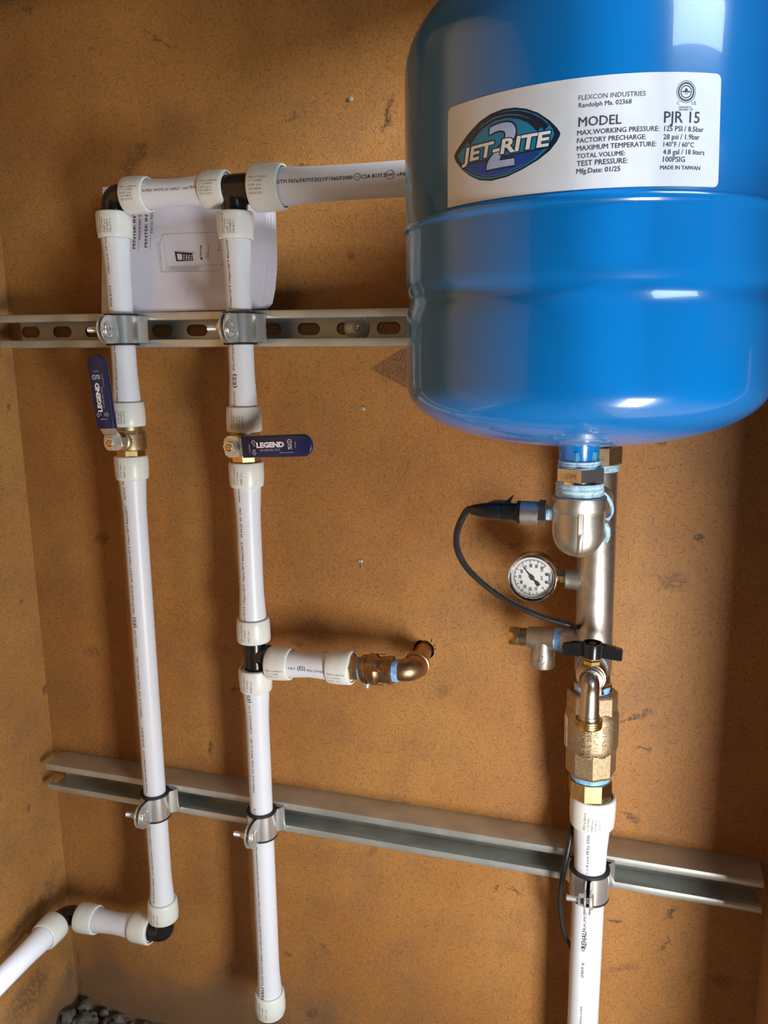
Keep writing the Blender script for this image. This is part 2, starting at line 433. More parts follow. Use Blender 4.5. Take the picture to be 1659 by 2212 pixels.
def cyl_fn(p0, d, r, s0, phi, lift=.12, n=V(0, -1, 0)):
    """u runs along d from s0, v round the pipe; phi (degrees) turns from n towards n x d"""
    p0 = Vector(p0); d = Vector(d).normalized(); n = (n - d * n.dot(d)).normalized(); t = n.cross(d)
    ph = math.radians(phi)
    def f(u, v, w=0):
        a = ph + v / r
        return p0 + d * (s0 + u) + (n * math.cos(a) + t * math.sin(a)) * (r + lift + w)
    return f

# ================================================================== the setting
XL, XR = -786.0, 174.0
HOLE = (-226.0, -355.5)
def wall_back():
    root = link(bpy.data.objects.new('wall_back', None)); root['kind'] = 'structure'
    rnd = random.Random(3)
    hole = [(HOLE[0] + (13.0 + rnd.uniform(-.9, .9)) * math.cos(2 * math.pi * k / 26), HOLE[1] + (12.6 + rnd.uniform(-.9, .9)) * math.sin(2 * math.pi * k / 26)) for k in range(26)]
    outer = [(XL - 12, -1000), (XR + 12, -1000), (XR + 12, 620), (XL - 12, 620)]
    g = plate_geo([outer, hole], 12)
    bm = add_geo(BM(), g, lambda x, z, w: V(x, 6 + w, z))
    bmesh.ops.remove_doubles(bm, verts=bm.verts[:], dist=.001)
    part('board', bm, 'hardboard', root, sharp=None)
    part('sheathing', box(BM(), (XL - 12, 12.5, -1000), (XR + 12, 30, 620)), 'old_wood', root, sharp=None)
    # torn splinters round the drilled hole
    bm = BM()
    for a, ln in ((20, 5), (42, 7), (5, 4)):
        a = math.radians(a); c = V(HOLE[0] + 13 * math.cos(a), 0, HOLE[1] + 13 * math.sin(a)); d = V(math.cos(a + .5), -.35, math.sin(a + .5)); q = V(-math.sin(a), 0, math.cos(a)) * 1.3
        extrude_poly(bm, [c - q, c + q, c + d * ln], V(0, -.7, 0))
    part('splinters', bm, 'pale_wood', root, kind='stuff')
    # faded square corner marked on the board beside the tank
    tri = [at(800, 797, 0), at(868, 755, 0), at(960, 760, 0), at(960, 862, 0), at(878, 838, 0)]
    bm = extrude_poly(BM(), [V(p.x, -.05, p.z) for p in tri], V(0, -.35, 0))
    part('stain_mark', bm, 'stain_mark', root, 'darker angular mark on the board')
    return root
wall_back()
def struct(name, bm, mat, bevel=0):
    o = part(name, bm, mat, None, sharp=None, bevel=bevel); o['kind'] = 'structure'; return o
struct('wall_left', box(BM(), (XL - 14, -1700, -1000), (XL, 0, 620)), 'hardboard_side')
bm = box(BM(), (XR, -262, -1000), (XR + 14, 0, 320))            # jamb side wall; unseen opening above the strut shaped to steer the side skylight
box(bm, (XR, -360, 420), (XR + 14, 0, 620)); box(bm, (XR, -30, 320), (XR + 14, 0, 420)); box(bm, (XR, -262, 320), (XR + 14, -165, 420)); box(bm, (XR, -372, 0), (XR + 14, -262, 420))  # unseen lintel and posts, added to screen the tank from side light
struct('wall_right', bm, 'hardboard_side')
struct('ceiling', box(BM(), (XL - 14, -1700, 640), (XR + 14, 12, 660)), 'ceiling_board')
struct('trim_1', box(BM(), (XL, -38, 424), (XR - .5, -1, 620)), 'old_wood', 2)
# floor: packed earth, uneven
bm = BM(); bmesh.ops.create_grid(bm, x_segments=70, y_segments=70, size=1)
for v in bm.verts:
    x = XL - 14 + (v.co.x + 1) / 2 * (XR + 28 - XL); y = -1700 + (v.co.y + 1) / 2 * 1712
    v.co = V(x, y, -1000 + 6 * mnoise.noise(V(x, y, 0) * .012) + 3 * mnoise.noise(V(x, y, 5) * .05))
struct('floor', bm, 'dirt')
# rubble banked in the corner where the boards meet the ground
def rubble():
    rnd = random.Random(11); bm = BM()
    def clod(c, r):
        g = bmesh.ops.create_icosphere(bm, subdivisions=2, radius=r)
        k = rnd.random() * 50; s = V(rnd.uniform(.8, 1.3), rnd.uniform(.8, 1.2), rnd.uniform(.55, .9))
        for v in g['verts']:
            f = 1 + .6 * mnoise.noise(v.co / r * 1.3 + V(k, 0, 0)) + .3 * mnoise.noise(v.co / r * 4 + V(k, 9, 0))
            v.co = V(v.co.x * s.x, v.co.y * s.y, v.co.z * s.z) * f + c
    for i in range(170):
        x = XL + 6 + rnd.random() ** 1.3 * 230; y = -8 - rnd.random() ** 1.1 * 200
        r = rnd.uniform(4, 15); z = -1002 + 26 * max(0, 1 - math.hypot(x - XL, y) / 130) + rnd.uniform(-2, 3)
        clod(V(x, min(y, -r * .9), z), r)
    o = part('rubble', bm, 'mortar', None, sharp=75, kind='stuff')
    tag(o, 'grey crumbled mortar and dirt heaped in the bottom left corner', 'rubble')
rubble()
struct('ground_outside', box(BM(), (XR + 14, -2600, -1010), (3000, 900, -1000)), 'sunlit_earth')

# ================================================================== strut channels
def strut(name, label, x0, x1, z0, z1, web):
    """open channel, 41 mm square, its lips to the front; z varies from z0 to z1 along x"""
    t = thing(name, label, 'strut', (x0, 0, (z0 + z1) / 2), 'strut channels on the back wall')
    H = 20.6
    up = [(1.3, H), (37.5, H), (40.2, H - .8), (41.2, H - 3), (41.2, H - 7.2), (40.2, H - 9.2), (38, H - 9.6), (34.0, H - 9.6), (34.0, H - 7.6), (37.8, H - 7.4), (38.8, H - 6.2), (38.8, H - 3.6), (37.6, H - 2.4), (1.3, H - 2.4)]
    bm = BM()
    for s in (1, -1):
        pts = [V(x0, -o, z0 + s * z) for o, z in up]
        extrude_poly(bm, pts, V(x1 - x0, 0, z1 - z0))
    part('flange', bm, 'zinc_strut', t, sharp=30)
    L = x1 - x0; loops = [[(0, -H), (L, -H), (L, H), (0, H)]]
    for sx in web:
        c = sx - x0; loops.append([(c + sgn * 7.2 + 7.0 * math.cos(a), 7.0 * math.sin(a)) for sgn, a0 in ((1, -90), (-1, 90)) for a in [math.radians(a0 + 180 * k / 10) for k in range(11)]])
    g = plate_geo(loops, 2.4)
    sl = (z1 - z0) / L
    bm = add_geo(BM(), g, lambda x, z, w: V(x0 + x, -1.5 + w, z0 + sl * x + z)); bmesh.ops.remove_doubles(bm, verts=bm.verts[:], dist=.001)
    part('web', bm, 'zinc_strut', t, sharp=30)
    return t
UZ = lambda x: 33.4 - 6.0 * (x + 767) / 535
LZ = lambda x: -581.5 - 6.7 * (x + 765) / 928
strut('strut_channel', 'upper galvanized strut channel with oval slots in its back', -767, 100, UZ(-767), UZ(100), [-752 + 48.75 * k for k in range(18)])
strut('strut_channel', 'lower plain galvanized strut channel, unslotted, ending short of the right wall', -765, 163, LZ(-765), LZ(163), [])
wx, wz = -302.6, 29.0
t = thing('mounting_screw', 'screw with wide round washer inside the upper strut channel', 'screw', (wx, -3, wz))
part('washer', lathe(BM(), (wx, -2.9, wz), (0, -1, 0), [(0, 15), (1.2, 15), (1.6, 14.4), (1.6, 0)], 36), 'zinc_strut', t)
part('screw_head', lathe(BM(), (wx, -4.4, wz), (0, -1, 0), [(0, 4.2), (1.2, 4.0), (2.0, 3.0), (2.0, 1.6), (.9, 1.4), (.9, 0)], 18), 'stainless', t)

# ================================================================== PEX pipe runs
def ringprof(L, r):      # sleeve: s = 0 at the fitting
    return [(0, r - 3.2), (0, r - 1.6), (.6, r - .6), (1.8, r), (L * .35, r + .25), (L * .7, r - .1), (L - 1.4, r - .8), (L - .5, r - 1.2), (L, r - 2.0), (L, r - 3.6)]
SLEEVE_LINES = ['PEX-a Sleeve', '1" F1960', 'NSF pw']
def sleeve(parent, p, d, r, text=1, phi=0, smudge=False):
    L, R = (29.0, 20.2) if r < 16 else (35.0, 24.6)
    s = part('sleeve', lathe(BM(), p, d, ringprof(L, R), 48, cap=False), 'sleeve_white', parent, sharp=50)
    if text:
        bm = BM(); dd = Vector(d)
        lines = SLEEVE_LINES if not smudge else SLEEVE_LINES + ['ASTM F2080 PW', 'CSA B137.5']
        for k, ln in enumerate(lines):
            g = text_geo(ln, 3.0, .01); a, b_ = geo_width(g)
            g = tf(g, 21.0 / (b_ - a) * (1 if k == 0 else .72), 1.0, 0, 0)
            flip = dd if (dd.z > .1 or dd.x > .1) else -dd
            s0 = 4 if flip == dd else L - 4
            base = Vector(p) if flip == dd else Vector(p) + dd * L
            add_geo(bm, g, cyl_fn(base, flip, R, 4, phi + (6 - 13.0 * k * (.72 if smudge else 1)), .36))
        flatpart('print', bm, 'print_grey', s)
    return s
def pex(label, p0, p1, r, e0=True, e1=True, prints=(), group=None, sm=(False, False), txt=(1, 1), rphi=8, path=None):
    """one length of PEX pipe with its expansion sleeves; prints: (text, start, end, capheight, phi, bold) measured from p0 along the reading direction"""
    p0 = Vector(p0); p1 = Vector(p1); d = (p1 - p0); L = d.length; d.normalize()
    t = thing('pex_pipe', label, 'pipe', p0, group)
    R = r; f = 1.13; prof = []
    SL = 29.0 if r < 16 else 35.0
    if e0: prof += [(.8, R * f), (SL, R * f), (SL + 6, R * (f - .012)), (SL + 18, R * (f - .06)), (SL + 30, R * 1.02), (SL + 42, R)]
    else: prof += [(0, R)]
    if e1: prof += [(L - SL - 42, R), (L - SL - 30, R * 1.02), (L - SL - 18, R * (f - .06)), (L - SL - 6, R * (f - .012)), (L - SL, R * f), (L - .8, R * f)]
    else: prof += [(L, R)]
    if any(b_[0] <= a[0] for a, b_ in zip(prof, prof[1:])):      # short stub: waist in the middle
        h = L / 2; w = max(R, R * f - (h - SL) * .14)
        prof = [(.8, R * f), (SL, R * f), (SL + (h - SL) * .45, (w + R * f) / 2), (h, w), (L - SL - (h - SL) * .45, (w + R * f) / 2), (L - SL, R * f), (L - .8, R * f)]
    def rad(s):
        for (a, ra), (b_, rb) in zip(prof, prof[1:]):
            if a <= s <= b_: return ra + (rb - ra) * (s - a) / max(b_ - a, 1e-6)
        return R
    bm = BM()
    if path: sweep(bm, path, R, 40)
    else: lathe(bm, p0, d, prof, 44)
    tube = part('tube', bm, 'pex_white', t, sharp=60)
    if e0: sleeve(t, p0, d, r, txt[0], rphi, sm[0])
    if e1: sleeve(t, p1, -d, r, txt[1], rphi, sm[1])
    if prints:
        for (s, a, b_, cap, phi, bold) in prints:
            bm = BM()
            g = text_geo(s, cap / .73, bold); x0, x1 = geo_width(g)
            sc = (b_ - a) / (x1 - x0); g = tf(g, sc, 1.0, -x0 * sc, -cap / 2)
            fns = lambda u, v, w, a=a, phi=phi: cyl_fn(p0, d, max(rad(a + u), R), a, phi, .14)(u, v, 0)
            add_geo(bm, g, fns)
            flatpart('print', bm, 'print_black', tube)
    return t
OFF = -59.0
OFFR = -63.0
MX = lambda z: -421.8 - 3.4 * (180 - z) / 1000
def vpt(fx, z): return V(fx(z), OFF, z)
def vprint(px, zlo, items):
    out = []
    for (s, ylo, yhi, cap, phi, bold) in items:
        a = zf(px, ylo) - zlo; b_ = zf(px, yhi) - zlo
        out.append((s, a, b_, cap, phi, bold))
    return out
LXa = lambda z: -575.0 - 5.0 * (180 - z) / 958
# ---- left riser
zt, zb = 163.0, -82.0
pex('white PEX pipe above left ball valve, held in the upper strut', vpt(LXa, zb), vpt(LXa, zt), 14.3, prints=vprint(250, zb, [
    ('LE TUBING ASTM F876/F877/F2023/F1960', 885, 744, 2.7, 9, .004), ('\u00a9CSA B137.5', 662, 616, 3.0, 9, .006), ('cNSFus-rw-G  U.P. Code', 590, 507, 2.7, 9, .004)]), sm=(True, True))
zt, zb = -117.5, -755.0
pex('long white PEX pipe below left ball valve, down to the bottom elbow', vpt(LXa, zb), vpt(LXa, zt), 14.3, prints=vprint(320, zb, [
    ('EX WHITE UV SHIELD 1 inch PEXa 3306 220301 CTS SDR9 POTABLE T', 1950, 1782, 2.6, 9, .004), ('F2023/F1807/F1960/F2080/F2159', 1716, 1626, 2.6, 9, .004), ('\u00a9CSA B137.5', 1618, 1576, 3.0, 9, .006),
    ('cNSFus-rw-G  U.P. Code NSF-fs UL-1821', 1556, 1424, 2.6, 9, .004), ('CAN/ULC S101', 1404, 1366, 2.6, 9, .004), ('(ES)', 1360, 1338, 4.6, 9, .012), ('PMG-1379 HUD MR1296', 1330, 1268, 2.6, 9, .006),
    ('psi/73.4\u00b0F 130psi/120\u00b0F 100psi/180\u00b0F 80psi/200\u00b0F', 1262, 1096, 2.7, 9, .004), ('05.04.25  03', 1083, 1042, 2.8, 9, .004)]))
# ---- middle riser
zt, zb = 154.0, -86.5
pex('white PEX pipe above middle ball valve, held in the upper strut', vpt(MX, zb), vpt(MX, zt), 14.3, prints=vprint(520, zb, [
    ('CAN/ULC S101', 888, 845, 2.7, 12, .004), ('(ES)', 838, 808, 5.0, 12, .012), ('PMG-1379 HUD M', 800, 742, 2.9, 12, .006), ('130psi/120\u00b0F 100psi/180\u00b0F 80psi/200\u00b0F', 664, 508, 2.8, 12, .004)]), sm=(True, True))
zt, zb = -121.5, -340.5
pex('white PEX pipe between middle ball valve and lower black tee', vpt(MX, zb), vpt(MX, zt), 14.3, prints=vprint(545, zb, [
    ('0psi/73.4\u00b0F 130psi/120\u00b0F 100psi/180\u00b0F 80psi/200\u00b0F', 1350, 1174, 2.7, 12, .004), ('05.04.25  03  C06', 1164, 1100, 2.7, 12, .004), ('www.na.re', 1087, 1056, 2.8, 12, .004)]))
zt, zb = -375.0, -862.0
pex('lowest white PEX pipe under the black tee, its free end capped near the ground', vpt(MX, zb), vpt(MX, zt), 14.3, prints=vprint(575, zb, [
    ('REHAU', 2176, 2138, 4.4, 10, .02), ('RAUPEX WHITE UV SHIELD 1 inch PEXa 3306 220301 CTS SDR9 POTABLE TUBING ASTM F876/F877/F2023/F1807/F1960', 2134, 1836, 2.6, 10, .003),
    ('7.5', 1765, 1754, 2.8, 10, .004), ('cNSFus-rw-G  U.P. Code  NSF-fs UL-1821', 1720, 1602, 2.7, 10, .004), ('CAN/ULC S101', 1592, 1530, 2.7, 10, .004), ('(ES)', 1524, 1502, 4.6, 10, .012)]))
def capplug():
    t = thing('end_cap', 'black plug closing the free bottom end of the middle pipe', 'plug', (MX(-862), OFF, -864))
    part('plug', lathe(BM(), (MX(-862), OFF, -845), (0, 0, -1), [(0, 12), (17.5, 12), (17.5, 18.5), (19.5, 18.8), (20.5, 18), (20.5, 0)], 32), 'sleeve_white', t)
capplug()
# ---- horizontal run at the top
hz = 178.5
pex('short white PEX pipe between top left elbow and upper black tee', (-556, OFF, hz + 1), (-428.5, OFF, hz), 14.3, prints=[('AUPEX WHITE UV SHIELD 1 inch PEXa', 30, 97, 3.0, 4, .006)], sm=(True, True))
TR0 = V(-397, OFF, 176.5)
# 1-1/4 inch run to the tank: straight, then bent down behind the tank into the manifold's top
bend = [TR0 + V(1, 0, 0), V(-300, OFF, 175.5), V(-120, OFF, 174.5)] + arc_pts((-68, OFF, 132), (1, 0, 0), (0, 0, 1), 42, math.pi / 2, 0, 8) + [V(-26, OFF, 60), V(-26, OFF, -92)]
def big_run():
    t = thing('pex_pipe', 'thick white PEX pipe running from the upper tee to behind the blue tank', 'pipe', TR0)
    path = [TR0 + V(.8, 0, 0)] + [TR0 + V(s, 0, -s * .01) for s in (20, 35, 41, 50, 62, 78, 100, 180, 270)] + bend[3:]
    rr = [19.6, 19.7, 19.7, 19.5, 19.0, 18.4, 17.8, 17.45, 17.45, 17.45] + [17.45] * len(bend[3:])
    tube = part('tube', sweep(BM(), path, rr, 44), 'pex_white', t, sharp=60)
    st = [(.8, 19.6), (20, 19.7), (35, 19.7), (41, 19.5), (50, 19.0), (62, 18.4), (78, 17.8), (100, 17.45), (400, 17.45)]
    def brad(s):
        for (p, q), (p2, q2) in zip(st, st[1:]):
            if p <= s <= p2: return q + (q2 - q) * (s - p) / (p2 - p)
        return 17.45
    sleeve(t, TR0, (1, 0, -.01), 17.45, 1, 8, True)
    bm = BM()
    for s, xa, xb, cap in (('ASTM F876/F877/F2023/F1960/F2080', 594, 762, 3.9), ('CSA B137.5', 781, 834, 4.0), ('cNSFus-rw', 858, 925, 3.6)):
        a = xf(xa, 380) - TR0.x; b_ = xf(xb, 375) - TR0.x
        g = text_geo(s, cap / .73, .012); x0, x1 = geo_width(g); sc = (b_ - a) / (x1 - x0); g = tf(g, sc, 1, -x0 * sc, -cap / 2)
        add_geo(bm, g, lambda u, v, w, a=a: cyl_fn(TR0 + V(0, 0, 0), (1, 0, -.01), brad(a + u), a, 4, .16)(u, v, 0))
    for px_, tx in ((772, '(S'), (843, 'NSF')):
        a = xf(px_, 375) - TR0.x; rad_ = 3.3 if px_ == 772 else 4.4
        g = ribbon(circ(rad_, 28), .55, True); add_geo(bm, g, lambda u, v, w, a=a: cyl_fn(TR0, (1, 0, -.01), 17.45, a, 4, .16)(u, v, 0))
        g = text_geo(tx, rad_ * .9, .01, align='CENTER'); g = tf(g, 1, 1, 0, -rad_ * .33); add_geo(bm, g, lambda u, v, w, a=a: cyl_fn(TR0, (1, 0, -.01), 17.45, a, 4, .16)(u, v, 0))
    flatpart('print', bm, 'print_black', tube)
big_run()
# ---- side branch to the wall
BZ = -367.0
def BZf(x): return -368 + 8.5 * (x + 422) / 196
p0 = V(-404.5, OFF, BZf(-404)); p1 = V(-297.5, OFF, BZf(-297))
pex('short white PEX branch pipe between lower black tee and bronze coupling', p0, p1, 14.3, prints=[('101', 32, 40, 3.0, 4, .006), ('(ES)', 43, 53, 5.0, 6, .014), ('PMG-1379 HUD MR1', 55, 84, 3.2, -3, .008)], txt=(1, 1), rphi=-14)
# ---- bottom left
p0 = V(-717, OFF, -782); p1 = V(-600, OFF, -777)
pex('short white PEX pipe between the two black bottom elbows', p0, p1, 14.3, rphi=-40)
p0 = V(-740, -80, -782); p1 = V(-737, -760, -781)
pex('white PEX pipe running forward along the left wall', p0, p1, 14.3, e1=False, rphi=70)
# ---- right riser, 1-1/4 inch
zb = -995.0; zt = -480.0
RXf = lambda z: -19.0 + 3.0 * (z + 480) / 515
pex('thick white PEX pipe rising from the ground under the bronze check valve', V(RXf(zb), OFFR, zb), V(RXf(zt), OFFR, zt), 17.45, e0=False, prints=vprint(1275, zb, [
    ('rehau.com', 2216, 2172, 3.0, 8, .004), ('0909 ft', 2109, 2076, 3.2, 8, .006), ('\u00a9', 2053, 2043, 4.4, 10, .004), ('REHAU', 2046, 2008, 5.4, 8, .03), ('RAUPEX', 2006, 1968, 3.0, 8, .006), ('1-1/4 inch PEXa 3306', 1884, 1798, 3.0, 8, .006)]), sm=(False, True))

# ================================================================== black fittings
def elbow(label, c, d1, d2, l1, l2, r=13.6, rb=12):
    """elbow: two collars along d1, d2 from the corner c"""
    c = Vector(c); d1 = Vector(d1).normalized(); d2 = Vector(d2).normalized()
    t = thing('elbow_fitting', label, 'elbow', c)
    k = rb
    pts = [c + d1 * l1, c + d1 * (k + .1)]
    for i in range(1, 9):
        s = i / 9; pts.append(c + d1 * k * (1 - s) ** 2 + d2 * k * s * s)
    pts += [c + d2 * (k + .1), c + d2 * l2]
    bm = sweep(BM(), pts, r, 28)
    part('body', bm, 'black_plastic', t, sharp=45)
    bm = BM()
    for d, l in ((d1, l1), (d2, l2)): lathe(bm, c + d * (l - 2.2), d, [(0, r), (.3, r + 1.4), (1.9, r + 1.4), (2.2, r)], 28)
    part('collar', bm, 'black_plastic', t)
    return t
elbow('black plastic elbow at the top left corner of the pipes', (LXa(180), OFF, 179.5), (1, 0, 0), (0, 0, -1), 19.0, 16.0)
elbow('black plastic elbow at the foot of the left riser', (LXa(-778), OFF, -777), (0, 0, 1), (-1, 0, 0), 21.5, 19.5)
elbow('black plastic elbow beside the left wall near the ground', (-740, OFF, -782.5), (1, 0, .04), (0, -1, 0), 22.5, 20.5)
def tee(label, c, run, br, l1, l2, lb, r, rb):
    c = Vector(c); run = Vector(run).normalized(); br = Vector(br).normalized()
    t = thing('tee_fitting', label, 'tee', c)
    bm = lathe(BM(), c - run * l1, run, [(0, r), (l1 + l2, r)], 32)
    part('run', bm, 'black_plastic', t)
    bm = lathe(BM(), c, br, [(0, rb), (r * .8, rb), (r * 1.02, rb + .6), (lb - 1.8, rb), (lb - 1.5, rb + 1), (lb, rb + 1)], 32)
    part('branch', bm, 'black_plastic', t)
    # moulding seam and stop ribs
    bm = BM(); n = run.cross(br)
    q = V(0, -1, 0)
    extrude_poly(bm, [c - run * (l1 - 1) + q * (r - .4) + br * .5, c + run * (l2 - 1) + q * (r - .4) + br * .5, c + run * (l2 - 1) + q * (r - .4) - br * .5, c - run * (l1 - 1) + q * (r - .4) - br * .5], q * .8)
    part('seam', bm, 'black_plastic', t)
    return t
tee('black plastic reducing tee at the top of the middle riser', (MX(180), OFF, 177), (1, 0, 0), (0, 0, -1), 7.5, 25.5, 24, 16.2, 14.0)
tee('black plastic tee in the middle riser with a branch to the right', (MX(-358), OFF, -358.5), (0, 0, -1), (1, 0, .02), 19, 18, 18.5, 13.3, 12.6)

# ================================================================== strut clamps
def clamp(label, cx, zs, r, OFF=OFF):
    t = thing('pipe_clamp', label, 'clamp', (cx, OFF, zs), 'strut pipe clamps')
    rc = r + 2.6; th = 1.9; hw = 15.6
    # rubber cushion
    bm = lathe(BM(), (cx, OFF, zs - hw - 2.4), (0, 0, 1), [(0, r + .2), (0, rc + 2.2), (2.4, rc + 2.2), (2.4, rc - .1), (2 * hw + 2.4, rc - .1), (2 * hw + 2.4, rc + 2.2), (2 * hw + 4.8, rc + 2.2), (2 * hw + 4.8, r + .2)], 40, cap=False)
    part('rubber_cushion', bm, 'black_rubber', t)
    so = -OFF - 41.2               # distance from pipe axis back to the strut face
    for s in (1, -1):
        bm = BM()
        def strip(pts, z0, z1):
            # constant thickness strip, outer side offset
            n = len(pts); P = [Vector((p[0], p[1])) for p in pts]; Q = []
            for i in range(n):
                d = (P[min(i + 1, n - 1)] - P[max(i - 1, 0)]).normalized(); Q.append(P[i] + Vector((d.y, -d.x)) * -th)
            poly = P + Q[::-1]
            extrude_poly(bm, [V(cx + s * x, OFF - o, zs + z0) for x, o in [(p.x, p.y) for p in poly]], V(0, 0, z1 - z0))
        arc = [(rc * math.sin(a), rc * math.cos(a)) for a in [math.radians(8 + k * (118 - 8) / 14) for k in range(15)]]
        tail = [(rc + 4.5, -so + 3), (rc + 5.5, -so + .2)]
        arc = [p for p in arc if p[1] > -so + 6]
        strip([(1.6, rc + 3.0)] + arc + tail, -hw, hw)
        # neck and hook behind the lips
        strip([(9.0, -so + 2.2), (9.0, -so - 5.5), (9.0, -so - 12)], -8.5, 8.5)
        extrude_poly(bm, [V(cx + s * 9.0, OFF + so - 2.4, zs - hw + .5), V(cx + s * (rc + 5.5), OFF + so - 2.4, zs - hw + .5), V(cx + s * (rc + 5.5), OFF + so - .4, zs - hw + .5), V(cx + s * 9.0, OFF + so - .4, zs - hw + .5)], V(0, 0, 2 * hw - 1))
        # ear: round-ended tab facing along the strut
        D = rc + 27.0
        lp = [(rc - .5, -hw), (D - 13, -hw)] + [(D - 13 + 13 * math.cos(a), hw * math.sin(a)) for a in [math.radians(-80 + 160 * k / 12) for k in range(13)]] + [(D - 13, hw), (rc - .5, hw)]
        g = plate_geo([lp, circ(4.2, 16, D - 12, 0)], th, .3)
        add_geo(bm, g, lambda o, z, w: V(cx + s * (1.6 + th / 2 + .2) + w, OFF - o, zs + z))
        part('strap', bm, 'zinc_bright', t, sharp=40)
    D = rc + 27 - 12
    by = OFF - D
    bm = lathe(BM(), (cx + 3.4, by, zs), (1, 0, 0), [(0, 9.0), (.8, 9.0), (2.2, 8.2), (3.2, 6.4), (3.2, 5.0), (2.2, 4.6), (1.6, 3.0), (1.6, 0)], 28)
    lathe(bm, (cx + 3.4, by, zs), (-1, 0, 0), [(0, 3.1), (24, 3.1), (24.8, 2.4), (24.8, 0)], 16)
    for k in range(9): lathe(bm, (cx - 12 - k * 1.2, by, zs), (-1, 0, 0), [(0, 3.1), (.5, 3.5), (.6, 3.5), (1.1, 3.1)], 16)
    part('bolt', bm, 'zinc_bright', t, sharp=35)
    part('nut', lathe(BM(), (cx - 3.6, by, zs), (-1, 0, 0), [(0, 7.2), (1.2, 7.2), (1.2, 6.2), (5.8, 6.2), (6.6, 5.4), (6.6, 3)], 6, rot=.4), 'zinc_bright', t, sharp=20)
    return t
clamp('zinc pipe clamp on the left riser at the upper strut', LXa(31), UZ(-576), 14.3)
clamp('zinc pipe clamp on the middle riser at the upper strut', MX(30), UZ(-422), 14.3)
clamp('zinc pipe clamp on the left riser at the lower strut', LXa(-582), LZ(-579), 14.3)
clamp('zinc pipe clamp on the middle riser at the lower strut', MX(-584), LZ(-424), 14.3)
clamp('large zinc pipe clamp on the thick right pipe at the lower strut', RXf(-587), LZ(-19), 17.45, OFFR)

